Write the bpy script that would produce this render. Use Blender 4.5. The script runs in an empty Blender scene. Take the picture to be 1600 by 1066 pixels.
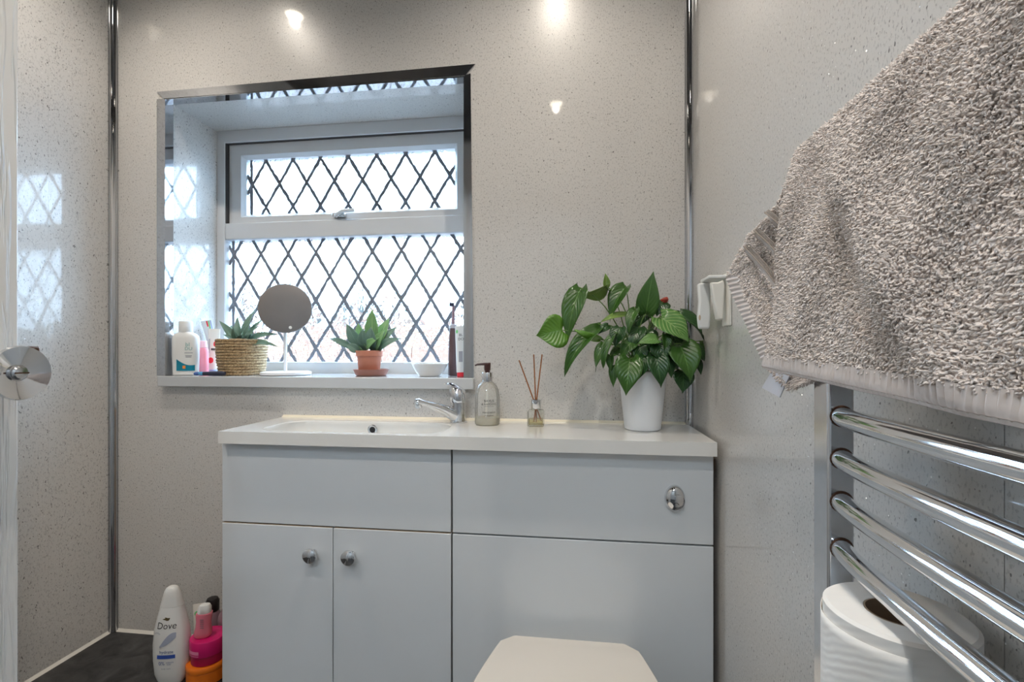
import bpy, math, random
import numpy as np
from mathutils import Vector, Matrix

# ------------------------------------------------------------------ camera, world, exposure
SC = bpy.context.scene
COL = SC.collection
F, TH, H0, CZ = 735.0, math.radians(7.2), 550.0, 1.02
cam_d = bpy.data.cameras.new('camera'); cam = bpy.data.objects.new('camera', cam_d); COL.objects.link(cam)
cam_d.sensor_width = 36.0; cam_d.lens = 36.0 * F / 1600.0; cam_d.shift_y = (H0 - 533.0) / 1600.0
cam_d.clip_start = 0.01
cam.location = (0, 0, CZ); cam.rotation_euler = (math.radians(90), 0, TH)
SC.camera = cam
SC.view_settings.view_transform = 'Standard'; SC.view_settings.look = 'None'
SC.view_settings.gamma = 1.0; SC.view_settings.use_curve_mapping = False
SC.view_settings.exposure = 0.76
SKY = 12.5
world = bpy.data.worlds.new('sky'); SC.world = world; world.use_nodes = True
bg = world.node_tree.nodes['Background']
bg.inputs[0].default_value = (0.52, 0.75, 1.0, 1); bg.inputs[1].default_value = SKY
SC.cycles.max_bounces = 10; SC.cycles.diffuse_bounces = 5; SC.cycles.glossy_bounces = 5
SC.cycles.transparent_max_bounces = 12; SC.cycles.transmission_bounces = 8
SC.cycles.sample_clamp_indirect = 6.0
SPOT_W, SPOT_COL, LENS_E = 12.6, (1.0, 0.91, 0.80), 14.0
HALL_FILL_E = 31.0  # strength of the added hallway fill light
# daylight enters by the window: a portal that guides the sky's light through the opening
pl = bpy.data.lights.new('window_portal', 'AREA'); pl.shape = 'RECTANGLE'; pl.size = 0.88; pl.size_y = 0.80
pl.cycles.is_portal = True
plo = bpy.data.objects.new('window_portal', pl); COL.objects.link(plo)
plo.location = (-0.73, 1.53, 1.36); plo.rotation_euler = (math.radians(-90), 0, 0)

# ------------------------------------------------------------------ pixel helpers (photograph pixels -> points on real planes)
def ang(u): return math.atan((u - 800.0) / F) - TH
def PY(u, v, Y):
    X = Y * math.tan(ang(u)); d = Y * math.cos(TH) - X * math.sin(TH)
    return Vector((X, Y, CZ + (H0 - v) * d / F))
def PX(u, v, X):
    return PY(u, v, X / math.tan(ang(u)))

# ------------------------------------------------------------------ materials
MATS = {}
def newmat(name):
    m = bpy.data.materials.new(name); m.use_nodes = True
    nt = m.node_tree; b = nt.nodes['Principled BSDF']
    MATS[name] = m
    return m, nt, b
def simple(name, col, rough=0.4, metal=0.0, spec=0.5, coat=0.0, trans=0.0, ior=1.45, var=0.04, scale=30.0, sub=0.0, bump=0.0):
    m, nt, b = newmat(name)
    b.inputs['Roughness'].default_value = rough; b.inputs['Metallic'].default_value = metal
    b.inputs['Specular IOR Level'].default_value = spec; b.inputs['Coat Weight'].default_value = coat
    b.inputs['Transmission Weight'].default_value = trans; b.inputs['IOR'].default_value = ior
    if sub: b.inputs['Subsurface Weight'].default_value = sub; b.inputs['Subsurface Radius'].default_value = (.01, .01, .01)
    tc = nt.nodes.new('ShaderNodeTexCoord'); n = nt.nodes.new('ShaderNodeTexNoise')
    n.inputs['Scale'].default_value = scale; n.inputs['Detail'].default_value = 3
    nt.links.new(tc.outputs['Object'], n.inputs['Vector'])
    r = nt.nodes.new('ShaderNodeMix'); r.data_type = 'RGBA'
    r.inputs[6].default_value = (*[max(0, c * (1 - var)) for c in col], 1); r.inputs[7].default_value = (*[min(1, c * (1 + var)) for c in col], 1)
    nt.links.new(n.outputs['Fac'], r.inputs[0]); nt.links.new(r.outputs[2], b.inputs['Base Color'])
    if bump:
        bp = nt.nodes.new('ShaderNodeBump'); bp.inputs['Strength'].default_value = bump; bp.inputs['Distance'].default_value = 0.001
        nt.links.new(n.outputs['Fac'], bp.inputs['Height']); nt.links.new(bp.outputs['Normal'], b.inputs['Normal'])
    return m
def N(nt, t, **kw):
    n = nt.nodes.new(t)
    for k, v in kw.items():
        if k.startswith('i_'):
            n.inputs[k[2:].replace('_', ' ')].default_value = v
        else: setattr(n, k, v)
    return n
def ramp(nt, src, p0, p1, c0=(0, 0, 0, 1), c1=(1, 1, 1, 1)):
    r = nt.nodes.new('ShaderNodeValToRGB'); e = r.color_ramp.elements
    e[0].position = p0; e[0].color = c0; e[1].position = p1; e[1].color = c1
    nt.links.new(src, r.inputs[0]); return r
def mixc(nt, fac, a, b):
    m = nt.nodes.new('ShaderNodeMix'); m.data_type = 'RGBA'
    if hasattr(fac, 'links'): nt.links.new(fac, m.inputs[0])
    else: m.inputs[0].default_value = fac
    for i, x in ((6, a), (7, b)):
        if hasattr(x, 'links'): nt.links.new(x, m.inputs[i])
        else: m.inputs[i].default_value = (*x, 1)
    return m.outputs[2]

def panel_material():
    m, nt, b = newmat('sparkle_panel'); L = nt.links.new
    tc = N(nt, 'ShaderNodeTexCoord')
    mp = N(nt, 'ShaderNodeMapping'); mp.inputs['Scale'].default_value = (1, 1, .62)
    L(tc.outputs['Object'], mp.inputs[0])
    n1 = N(nt, 'ShaderNodeTexNoise', i_Scale=330.0, i_Detail=2.0, i_Roughness=.6); L(mp.outputs[0], n1.inputs['Vector'])
    n2 = N(nt, 'ShaderNodeTexNoise', i_Scale=230.0, i_Detail=1.0); L(mp.outputs[0], n2.inputs['Vector'])
    n3 = N(nt, 'ShaderNodeTexNoise', i_Scale=3.0, i_Detail=2.0); L(tc.outputs['Object'], n3.inputs['Vector'])
    base = mixc(nt, n3.outputs['Fac'], (.60, .585, .565), (.66, .645, .62))
    s1 = ramp(nt, n1.outputs['Fac'], .55, .66); base = mixc(nt, s1.outputs[0], base, (.43, .42, .41))
    s2 = ramp(nt, n2.outputs['Fac'], .705, .73); base = mixc(nt, s2.outputs[0], base, (.15, .145, .14))
    # glitter: sparse tiny metal flakes, each with its own tilt
    vo = N(nt, 'ShaderNodeTexVoronoi', i_Scale=170.0); L(tc.outputs['Object'], vo.inputs['Vector'])
    d = N(nt, 'ShaderNodeMath', operation='LESS_THAN'); L(vo.outputs['Distance'], d.inputs[0]); d.inputs[1].default_value = .13
    sp = N(nt, 'ShaderNodeSeparateColor'); L(vo.outputs['Color'], sp.inputs[0])
    g = N(nt, 'ShaderNodeMath', operation='GREATER_THAN'); L(sp.outputs[0], g.inputs[0]); g.inputs[1].default_value = .95
    mk = N(nt, 'ShaderNodeMath', operation='MULTIPLY'); L(d.outputs[0], mk.inputs[0]); L(g.outputs[0], mk.inputs[1])
    base = mixc(nt, mk.outputs[0], base, (.95, .95, .95))
    L(base, b.inputs['Base Color']); L(mk.outputs[0], b.inputs['Metallic'])
    geo = N(nt, 'ShaderNodeNewGeometry')
    sub = N(nt, 'ShaderNodeVectorMath', operation='SUBTRACT'); L(vo.outputs['Color'], sub.inputs[0]); sub.inputs[1].default_value = (.5, .5, .5)
    sc = N(nt, 'ShaderNodeVectorMath', operation='SCALE'); L(sub.outputs[0], sc.inputs[0]); L(mk.outputs[0], sc.inputs['Scale'])
    ad = N(nt, 'ShaderNodeVectorMath', operation='ADD'); L(geo.outputs['Normal'], ad.inputs[0]); L(sc.outputs[0], ad.inputs[1])
    nm = N(nt, 'ShaderNodeVectorMath', operation='NORMALIZE'); L(ad.outputs[0], nm.inputs[0]); L(nm.outputs[0], b.inputs['Normal'])
    b.inputs['Roughness'].default_value = .30
    b.inputs['Coat Weight'].default_value = .9; b.inputs['Coat Roughness'].default_value = .045; b.inputs['Coat IOR'].default_value = 1.5
    return m
panel_material()

def slate_material():
    m, nt, b = newmat('dark_slate'); L = nt.links.new
    tc = N(nt, 'ShaderNodeTexCoord')
    a = N(nt, 'ShaderNodeTexNoise', i_Scale=14.0, i_Detail=8.0, i_Roughness=.65, i_Distortion=1.2); L(tc.outputs['Object'], a.inputs['Vector'])
    r = ramp(nt, a.outputs['Fac'], .35, .75, (.010, .010, .011, 1), (.07, .07, .072, 1))
    L(r.outputs[0], b.inputs['Base Color']); b.inputs['Roughness'].default_value = .45
    bp = N(nt, 'ShaderNodeBump', i_Strength=.4, i_Distance=.002); L(a.outputs['Fac'], bp.inputs['Height']); L(bp.outputs[0], b.inputs['Normal'])
slate_material()

def door_material():
    m, nt, b = newmat('grained_white_door'); L = nt.links.new
    tc = N(nt, 'ShaderNodeTexCoord'); mp = N(nt, 'ShaderNodeMapping'); mp.inputs['Scale'].default_value = (1, 1, .06)
    L(tc.outputs['Object'], mp.inputs[0])
    w = N(nt, 'ShaderNodeTexNoise', i_Scale=95.0, i_Detail=3.0, i_Distortion=.8); L(mp.outputs[0], w.inputs['Vector'])
    r = ramp(nt, w.outputs['Fac'], .47, .60)
    bp = N(nt, 'ShaderNodeBump', i_Strength=.9, i_Distance=.0022); L(r.outputs[0], bp.inputs['Height']); L(bp.outputs[0], b.inputs['Normal'])
    b.inputs['Base Color'].default_value = (.72, .71, .69, 1); b.inputs['Roughness'].default_value = .32
door_material()

def glass_pane_material():
    m, nt, b = newmat('textured_window_glass'); L = nt.links.new
    nt.nodes.remove(b); out = nt.nodes['Material Output']
    tc = N(nt, 'ShaderNodeTexCoord'); mp = N(nt, 'ShaderNodeMapping'); mp.inputs['Scale'].default_value = (1, 1, .7)
    L(tc.outputs['Object'], mp.inputs[0])
    n = N(nt, 'ShaderNodeTexNoise', i_Scale=25.0, i_Detail=1.0, i_Distortion=2.2); L(mp.outputs[0], n.inputs['Vector'])
    bp = N(nt, 'ShaderNodeBump', i_Strength=1.0, i_Distance=.012); L(n.outputs['Fac'], bp.inputs['Height'])
    tr = N(nt, 'ShaderNodeBsdfTransparent'); rf = N(nt, 'ShaderNodeBsdfRefraction', i_IOR=1.35, i_Roughness=.02)
    gl = N(nt, 'ShaderNodeBsdfGlossy', i_Roughness=.03)
    L(bp.outputs[0], rf.inputs['Normal'])
    m1 = N(nt, 'ShaderNodeMixShader'); m1.inputs[0].default_value = .5; L(tr.outputs[0], m1.inputs[1]); L(rf.outputs[0], m1.inputs[2])
    m2 = N(nt, 'ShaderNodeMixShader'); m2.inputs[0].default_value = .05; L(m1.outputs[0], m2.inputs[1]); L(gl.outputs[0], m2.inputs[2])
    L(m2.outputs[0], out.inputs[0])
glass_pane_material()

def clear_material(name, tint, gloss=.08, alpha=.92, rough=.03):
    m, nt, b = newmat(name); L = nt.links.new
    nt.nodes.remove(b); out = nt.nodes['Material Output']
    tr = N(nt, 'ShaderNodeBsdfTransparent'); tr.inputs[0].default_value = (*tint, 1)
    gl = N(nt, 'ShaderNodeBsdfGlossy', i_Roughness=rough)
    lw = N(nt, 'ShaderNodeLayerWeight', i_Blend=.25)
    mm = N(nt, 'ShaderNodeMath', operation='MULTIPLY_ADD'); L(lw.outputs['Fresnel'], mm.inputs[0]); mm.inputs[1].default_value = .8; mm.inputs[2].default_value = gloss
    df = N(nt, 'ShaderNodeBsdfDiffuse'); df.inputs[0].default_value = (*tint, 1)
    m0 = N(nt, 'ShaderNodeMixShader'); m0.inputs[0].default_value = 1 - alpha; L(tr.outputs[0], m0.inputs[1]); L(df.outputs[0], m0.inputs[2])
    m1 = N(nt, 'ShaderNodeMixShader'); L(mm.outputs[0], m1.inputs[0]); L(m0.outputs[0], m1.inputs[1]); L(gl.outputs[0], m1.inputs[2])
    L(m1.outputs[0], out.inputs[0])
clear_material('clear_soap_plastic', (.95, .95, .93), .06, .80)
clear_material('soap_liquid', (.80, .74, .52), .03, .45)
clear_material('clear_glass', (.97, .98, .96), .06, .97)
clear_material('diffuser_oil', (.86, .80, .55), .03, .8)

def leaf_material(name, c0, c1, vein=(.13, .26, .07), rough=.28, stripes=0.0):
    m, nt, b = newmat(name); L = nt.links.new
    at = N(nt, 'ShaderNodeAttribute', attribute_name='UVMap'); at.attribute_type = 'GEOMETRY'
    uv = N(nt, 'ShaderNodeUVMap'); sx = N(nt, 'ShaderNodeSeparateXYZ'); L(uv.outputs[0], sx.inputs[0])
    tc = N(nt, 'ShaderNodeTexCoord'); n = N(nt, 'ShaderNodeTexNoise', i_Scale=45.0, i_Detail=4.0); L(tc.outputs['Object'], n.inputs['Vector'])
    base = mixc(nt, n.outputs['Fac'], c0, c1)
    a = N(nt, 'ShaderNodeMath', operation='SUBTRACT'); L(sx.outputs[0], a.inputs[0]); a.inputs[1].default_value = .5
    ab = N(nt, 'ShaderNodeMath', operation='ABSOLUTE'); L(a.outputs[0], ab.inputs[0])
    mid = ramp(nt, ab.outputs[0], .006, .022, (1, 1, 1, 1), (0, 0, 0, 1))
    base = mixc(nt, mid.outputs[0], base, vein)
    # side veins: slanted bands in leaf space
    k = N(nt, 'ShaderNodeMath', operation='MULTIPLY_ADD'); L(ab.outputs[0], k.inputs[0]); k.inputs[1].default_value = -.9; L(sx.outputs[1], k.inputs[2])
    s = N(nt, 'ShaderNodeMath', operation='MULTIPLY'); L(k.outputs[0], s.inputs[0]); s.inputs[1].default_value = 48.0
    sn = N(nt, 'ShaderNodeMath', operation='SINE'); L(s.outputs[0], sn.inputs[0])
    if stripes:
        mu = N(nt, 'ShaderNodeMath', operation='MULTIPLY'); L(sn.outputs[0], mu.inputs[0]); L(n.outputs['Fac'], mu.inputs[1])
        r2 = ramp(nt, mu.outputs[0], .18, .42); base = mixc(nt, r2.outputs[0], base, vein)
    bp = N(nt, 'ShaderNodeBump', i_Strength=.25, i_Distance=.001); L(sn.outputs[0], bp.inputs['Height']); L(bp.outputs[0], b.inputs['Normal'])
    L(base, b.inputs['Base Color']); b.inputs['Roughness'].default_value = rough
    b.inputs['Subsurface Weight'].default_value = .08; b.inputs['Subsurface Radius'].default_value = (.004, .006, .002)
    b.inputs['Specular IOR Level'].default_value = .45
leaf_material('leaf_mid', (.026, .085, .012), (.050, .135, .020))
leaf_material('leaf_dark', (.012, .050, .012), (.025, .085, .020), vein=(.08, .18, .05))
leaf_material('leaf_light', (.075, .20, .02), (.12, .27, .03))
leaf_material('leaf_yellow', (.15, .26, .05), (.22, .34, .08), vein=(.35, .42, .15))
leaf_material('leaf_variegated', (.05, .16, .025), (.09, .23, .05), vein=(.22, .34, .12), stripes=1.0)
leaf_material('aloe_green', (.10, .20, .15), (.22, .34, .27), vein=(.14, .24, .18), rough=.4)
leaf_material('lily_green', (.14, .30, .12), (.22, .42, .18), vein=(.35, .55, .25), rough=.35)
leaf_material('lily_blue_green', (.10, .19, .15), (.16, .27, .22), vein=(.22, .36, .26), rough=.35)

def basket_material():
    m, nt, b = newmat('woven_seagrass'); L = nt.links.new
    tc = N(nt, 'ShaderNodeTexCoord'); n = N(nt, 'ShaderNodeTexNoise', i_Scale=220.0, i_Detail=4.0); L(tc.outputs['Object'], n.inputs['Vector'])
    r = ramp(nt, n.outputs['Fac'], .32, .68, (.19, .115, .05, 1), (.55, .40, .22, 1)); L(r.outputs[0], b.inputs['Base Color'])
    b.inputs['Roughness'].default_value = .7
    bp = N(nt, 'ShaderNodeBump', i_Strength=.7, i_Distance=.002); L(n.outputs['Fac'], bp.inputs['Height']); L(bp.outputs[0], b.inputs['Normal'])
basket_material()

def brick_material():
    m, nt, b = newmat('peach_brick'); L = nt.links.new
    tc = N(nt, 'ShaderNodeTexCoord'); br = N(nt, 'ShaderNodeTexBrick', i_Scale=4.0)
    br.inputs['Color1'].default_value = (.17, .075, .045, 1); br.inputs['Color2'].default_value = (.145, .065, .04, 1); br.inputs['Mortar'].default_value = (.15, .12, .10, 1)
    mp = N(nt, 'ShaderNodeMapping'); mp.inputs['Rotation'].default_value = (math.radians(90), 0, 0); L(tc.outputs['Object'], mp.inputs[0])
    L(mp.outputs[0], br.inputs['Vector']); L(br.outputs[0], b.inputs['Base Color']); b.inputs['Roughness'].default_value = .9
brick_material()

def paper_material():
    m, nt, b = newmat('tissue_paper'); L = nt.links.new
    tc = N(nt, 'ShaderNodeTexCoord')
    w = N(nt, 'ShaderNodeTexWave', i_Scale=55.0, i_Distortion=5.0, i_Detail=2.0); w.wave_type = 'RINGS'; w.inputs['Detail Scale'].default_value = .6
    L(tc.outputs['Object'], w.inputs['Vector'])
    bp = N(nt, 'ShaderNodeBump', i_Strength=.25, i_Distance=.0005); L(w.outputs['Fac'], bp.inputs['Height']); L(bp.outputs[0], b.inputs['Normal'])
    b.inputs['Base Color'].default_value = (.84, .81, .77, 1); b.inputs['Roughness'].default_value = .9
paper_material()

simple('white_gloss', (.68, .71, .735), .16, coat=.6, var=.01)
simple('carcass_edge', (.55, .42, .30), .6)
simple('shadow_gap', (.10, .08, .06), .7)
simple('worktop_white', (.80, .79, .76), .10, coat=.6, var=.015)
simple('ceramic_white', (.80, .79, .76), .08, coat=.5, var=.01)
simple('toilet_white', (.78, .73, .66), .18, coat=.4, var=.01)
simple('pvc_white', (.64, .67, .70), .25, var=.01)
simple('sill_white', (.56, .58, .60), .14, coat=.4, var=.015)
simple('chrome', (.74, .75, .77), .07, metal=1.0, var=.02, scale=12)
simple('chrome_satin', (.66, .67, .69), .16, metal=1.0, var=.10, scale=90)
simple('trim_chrome', (.55, .56, .58), .06, metal=1.0, var=.02)
simple('dark_bronze', (.10, .05, .03), .35, metal=.7)
simple('lead', (.20, .225, .27), .6, metal=.3, var=.25, scale=80)
simple('rubber_seal', (.05, .05, .055), .6)
simple('sealant', (.80, .74, .60), .4)
simple('sealant_white', (.70, .68, .63), .4)
simple('ceiling_panel', (.035, .034, .036), .25, var=.01)
simple('hall_paint', (.62, .61, .60), .8)
simple('floor_vinyl', (.05, .05, .052), .5)
simple('wall_backing', (.5, .49, .48), .7)
simple('pot_white', (.74, .76, .79), .35, var=.015)
simple('terracotta', (.52, .20, .125), .65, var=.12, scale=60)
simple('terracotta_dark', (.34, .15, .11), .6, var=.12, scale=60)
simple('soil', (.045, .03, .02), .95, var=.4, scale=120, bump=.6)
simple('mirror_back', (.22, .205, .20), .35, metal=.35, var=.05)
simple('mirror_mark', (.75, .75, .73), .4)
simple('stand_white', (.80, .80, .81), .3, var=.01)
simple('stem_green', (.12, .22, .05), .5)
simple('stem_brown', (.18, .12, .05), .5)
simple('reed', (.30, .11, .035), .7, var=.2, scale=150)
simple('pump_brown', (.060, .025, .022), .3)
simple('plastic_white', (.80, .81, .80), .28, sub=.05, var=.01)
simple('plastic_offwhite', (.78, .76, .70), .35, var=.01)
simple('label_teal', (.0, .22, .33), .35)
simple('label_orange', (.85, .28, .05), .4)
simple('label_blue', (.045, .10, .42), .4)
simple('print_blue', (.09, .14, .34), .5)
simple('print_green', (.22, .45, .42), .5)
simple('print_dark', (.05, .05, .055), .5)
simple('print_gold', (.10, .075, .03), .4)
simple('print_grey', (.34, .36, .42), .5)
simple('print_red', (.75, .03, .05), .4)
simple('swoosh_blue', (.40, .44, .56), .3, var=.15, scale=25)
simple('plastic_pink_clear', (.90, .30, .36), .25, sub=.2)
simple('plastic_pink_pale', (.92, .55, .60), .3, sub=.2)
simple('plastic_pink', (.80, .22, .30), .35)
simple('plastic_magenta', (.66, .012, .16), .3)
simple('plastic_crimson', (.42, .008, .06), .35)
simple('plastic_orange', (.85, .20, .015), .35)
simple('label_pink', (.80, .25, .42), .5)
simple('plastic_black', (.015, .013, .014), .3)
simple('plastic_navy', (.025, .03, .06), .3)
simple('plastic_blue', (.06, .12, .35), .25)
simple('plastic_sky', (.10, .35, .60), .25)
simple('plastic_mauve', (.30, .20, .24), .3)
simple('plastic_lilac', (.45, .55, .80), .3)
simple('tag_grey', (.62, .62, .66), .7)
simple('tube_white', (.76, .80, .82), .3)
simple('tube_green', (.20, .65, .25), .4)
simple('brush_dark', (.10, .055, .055), .35)
simple('brush_grey', (.40, .40, .45), .4)
simple('towel_cloth', (.50, .45, .42), .95, var=.1, scale=60)
simple('towel_pile', (.76, .68, .63), .95, var=.22, scale=38)
simple('towel_hem', (.62, .55, .51), .9, var=.1, scale=60)
simple('towel_band', (.27, .225, .19), .8, var=.15, scale=90)
simple('cardboard', (.30, .21, .14), .85)
simple('flower_red', (.30, .035, .018), .4)
simple('shrub_grey', (.026, .030, .029), .95, var=.6, scale=6)
simple('paving', (.16, .16, .16), .9, var=.2, scale=4)
m, nt, b = newmat('lamp_lens'); b.inputs['Emission Color'].default_value = (1, .88, .70, 1); b.inputs['Emission Strength'].default_value = LENS_E

m, nt, b = newmat('fill_glow'); b.inputs['Emission Color'].default_value = (.74, .88, 1.0, 1); b.inputs['Emission Strength'].default_value = HALL_FILL_E
# ------------------------------------------------------------------ mesh helpers
class G:
    def __init__(s): s.v = []; s.f = []; s.uv = None
    def add(s, vs, fs):
        o = len(s.v); s.v += [tuple(x) for x in vs]; s.f += [tuple(i + o for i in q) for q in fs]; return s
    def box(s, x0, x1, y0, y1, z0, z1):
        return s.add([(x0, y0, z0), (x1, y0, z0), (x1, y1, z0), (x0, y1, z0), (x0, y0, z1), (x1, y0, z1), (x1, y1, z1), (x0, y1, z1)],
                     [(0, 3, 2, 1), (4, 5, 6, 7), (0, 1, 5, 4), (1, 2, 6, 5), (2, 3, 7, 6), (3, 0, 4, 7)])
    def loft(s, loops, cap0=True, cap1=True, closed=True):
        n = len(loops[0]); o = len(s.v)
        for l in loops: s.v += [tuple(p) for p in l]
        m = n if closed else n - 1
        for i in range(len(loops) - 1):
            for j in range(m):
                a = o + i * n + j; b_ = o + i * n + (j + 1) % n
                s.f.append((a, b_, b_ + n, a + n))
        if cap0: s.f.append(tuple(reversed(range(o, o + n))))
        if cap1: s.f.append(tuple(range(o + (len(loops) - 1) * n, o + len(loops) * n)))
        return s
    def lathe(s, prof, c=(0, 0), seg=32, sx=1.0, sy=1.0, cap0=True, cap1=True):
        loops = [[(c[0] + r * sx * math.cos(2 * math.pi * k / seg), c[1] + r * sy * math.sin(2 * math.pi * k / seg), z) for k in range(seg)] for r, z in prof]
        return s.loft(loops, cap0, cap1)
    def tube(s, pts, rad, seg=10, caps=True, ry=1.0):
        pts = [Vector(p) for p in pts]; n = len(pts)
        rs = rad if isinstance(rad, (list, tuple)) else [rad] * n
        loops = []; up = None
        for i, p in enumerate(pts):
            t = (pts[min(i + 1, n - 1)] - pts[max(i - 1, 0)]).normalized()
            if up is None: up = Vector((0, 0, 1)) if abs(t.z) < .9 else Vector((0, 1, 0))
            a = t.cross(up).normalized(); up = a.cross(t).normalized()
            loops.append([p + (a * math.cos(2 * math.pi * k / seg) + up * math.sin(2 * math.pi * k / seg) * ry) * rs[i] for k in range(seg)])
        return s.loft(loops, caps, caps)
    def grid(s, rows, closed=False):
        return s.loft(rows, False, False, closed)
    def build(s, name, mat, parent=None, bevel=0.0, seg=2, smooth=True, angle=35, solid=0.0, subd=0, fix=True):
        me = bpy.data.meshes.new(name); me.from_pydata(s.v, [], s.f); me.update()
        if fix:
            import bmesh
            bm = bmesh.new(); bm.from_mesh(me); bmesh.ops.recalc_face_normals(bm, faces=bm.faces); bm.to_mesh(me); bm.free()
        me.materials.append(MATS[mat])
        if smooth:
            me.shade_smooth()
            me.set_sharp_from_angle(angle=math.radians(angle))
        o = bpy.data.objects.new(name, me); COL.objects.link(o)
        if solid:
            md = o.modifiers.new('solid', 'SOLIDIFY'); md.thickness = solid; md.offset = 0
        if bevel:
            md = o.modifiers.new('bevel', 'BEVEL'); md.width = bevel; md.segments = seg; md.limit_method = 'ANGLE'; md.angle_limit = math.radians(40)
        if subd:
            md = o.modifiers.new('subd', 'SUBSURF'); md.levels = subd; md.render_levels = subd
        if parent is not None: attach(o, parent)
        return o
BASE = {}
def attach(o, parent):
    o.parent = parent
    root = parent
    while root.parent is not None: root = root.parent
    o.matrix_parent_inverse = Matrix.Translation(-Vector(BASE.get(parent.name, (0, 0, 0))))
def thing(name, label, cat, loc=(0, 0, 0), group=None):
    o = bpy.data.objects.new(name, None); COL.objects.link(o); o.location = loc; o.empty_display_size = .02
    BASE[o.name] = tuple(loc)
    return tag(o, label, cat, group)
def tag(o, label, cat, group=None):
    o['label'] = label; o['category'] = cat
    if group: o['group'] = group
    return o
def struct(o, label=None):
    o['kind'] = 'structure'
    if label: o['label'] = label
    return o
def bez(p0, p1, p2, n=8):
    p0, p1, p2 = Vector(p0), Vector(p1), Vector(p2)
    return [p0 * (1 - t) ** 2 + p1 * 2 * t * (1 - t) + p2 * t * t for t in [i / (n - 1) for i in range(n)]]
def interp(tab, t):
    for (a, x), (b_, y) in zip(tab, tab[1:]):
        if t <= b_: return x + (y - x) * (t - a) / (b_ - a)
    return tab[-1][1]
def smoothtab(tab, t):
    for (a, x), (b_, y) in zip(tab, tab[1:]):
        if t <= b_:
            k = (t - a) / (b_ - a); return x + (y - x) * k
    return tab[-1][1]
def sellipse(cx, cy, z, a, b_, rot=0.0, n=28, e=2.4, tx=0.0):
    out = []
    for k in range(n):
        t = 2 * math.pi * k / n; c, s_ = math.cos(t), math.sin(t)
        x = a * math.copysign(abs(c) ** (2 / e), c); y = b_ * math.copysign(abs(s_) ** (2 / e), s_)
        out.append((cx + x * math.cos(rot) - y * math.sin(rot), cy + x * math.sin(rot) + y * math.cos(rot), z))
    return out
def rrect(cx, cy, z, a, b_, r, n=6):
    out = []
    for (sx, sy, a0) in ((1, 1, 0), (-1, 1, 90), (-1, -1, 180), (1, -1, 270)):
        for k in range(n + 1):
            t = math.radians(a0 + 90 * k / n)
            out.append((cx + sx * (a - r) + r * math.cos(t), cy + sy * (b_ - r) + r * math.sin(t), z))
    return out

# lettering: all strings turned into meshes before the scene fills up
TEXT = {}
for s_ in ('Dove', 'hydrate', '0%', 'sulphate', 'SLES', 'body wash', 'care', 'bl', 'DU', 'BL', 'DO', 'BAYLIS', '& HARDING', 'MANDARIN', '& grapefruit', 'FRUIT'):
    cu = bpy.data.curves.new('lettering', 'FONT'); cu.body = s_; cu.align_x = 'CENTER'; cu.align_y = 'CENTER'; cu.size = 1.0; cu.resolution_u = 3
    if s_ == 'Dove': cu.shear = .12
    o = bpy.data.objects.new('tmp', cu); COL.objects.link(o)
    TEXT[s_] = o
dg = bpy.context.evaluated_depsgraph_get()
for s_, o in list(TEXT.items()):
    me = bpy.data.meshes.new_from_object(o.evaluated_get(dg))
    TEXT[s_] = ([v.co.copy() for v in me.vertices], [tuple(p.vertices) for p in me.polygons])
    cu = o.data; bpy.data.objects.remove(o); bpy.data.curves.remove(cu); bpy.data.meshes.remove(me)
def text(s_, size, fn, mat, parent, name='lettering', sx=1.0):
    vs, fs = TEXT[s_]
    g = G(); g.add([fn(v.x * size * sx, v.y * size) for v in vs], fs)
    return g.build(name, mat, parent, smooth=False, fix=False)
def flat_map(c, right, up, off=0.0):
    c, right, up = Vector(c), Vector(right).normalized(), Vector(up).normalized(); nrm = right.cross(up)
    return lambda x, y: tuple(c + right * x + up * y + nrm * off)

# ------------------------------------------------------------------ the room
XL, XR, YB, YF, ZC = -1.341, 0.300, 1.230, -0.36, 2.30
OX0, OX1, OZ0, OZ1 = -1.172, -0.282, 0.951, 1.755       # window opening
# back wall: one thick wall with the window opening through it
g = G()
for (x0, x1, z0, z1) in ((XL - .2, OX0, 0, ZC), (OX1, XR + .2, 0, ZC), (OX0, OX1, 0, OZ0 - .03), (OX0, OX1, OZ1, ZC)):
    g.box(x0, x1, YB, YB + .30, z0, z1)
struct(g.build('wall_back', 'sparkle_panel', smooth=False))
wl = struct(G().box(XL - .12, XL - .010, YF - .1, YB + .3, 0, ZC).build('wall_left', 'wall_backing', smooth=False))
for (a, b_) in ((1.0561, YB), (.057, 1.0559), (YF, .0564)):
    G().box(XL - .010, XL, a, b_, 0, ZC).build('wall_panel', 'sparkle_panel', wl, smooth=False)
wr = struct(G().box(XR + .010, XR + .12, YF - .1, YB + .3, 0, ZC).build('wall_right', 'wall_backing', smooth=False))
for (a, b_) in ((.3694, YB), (YF, .3686)):
    G().box(XR, XR + .010, a, b_, 0, ZC).build('wall_panel', 'sparkle_panel', wr, smooth=False)
DX0, DX1, DZ = -.61, .23, 2.02                            # doorway in the wall behind the camera
g = G(); g.box(XL, DX0, YF - .1, YF, 0, ZC); g.box(DX1, XR, YF - .1, YF, 0, ZC); g.box(DX0, DX1, YF - .1, YF, DZ, ZC)
struct(g.build('wall_front', 'sparkle_panel', smooth=False))
struct(G().box(XL - .2, XR + .2, YF - 1.3, YB + .3, -.1, 0).build('floor', 'floor_vinyl', smooth=False))
struct(G().box(XL - .2, XR + .2, YF - 1.3, YB + .3, ZC, ZC + .1).build('ceiling', 'ceiling_panel', smooth=False))
g = G(); g.box(XL - .2, XR + .2, YF - 1.3, YF - 1.2, 0, ZC); g.box(XL - .2, XL - .1, YF - 1.2, YF - .1, 0, ZC); g.box(XR + .1, XR + .2, YF - 1.2, YF - .1, 0, ZC)
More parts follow.
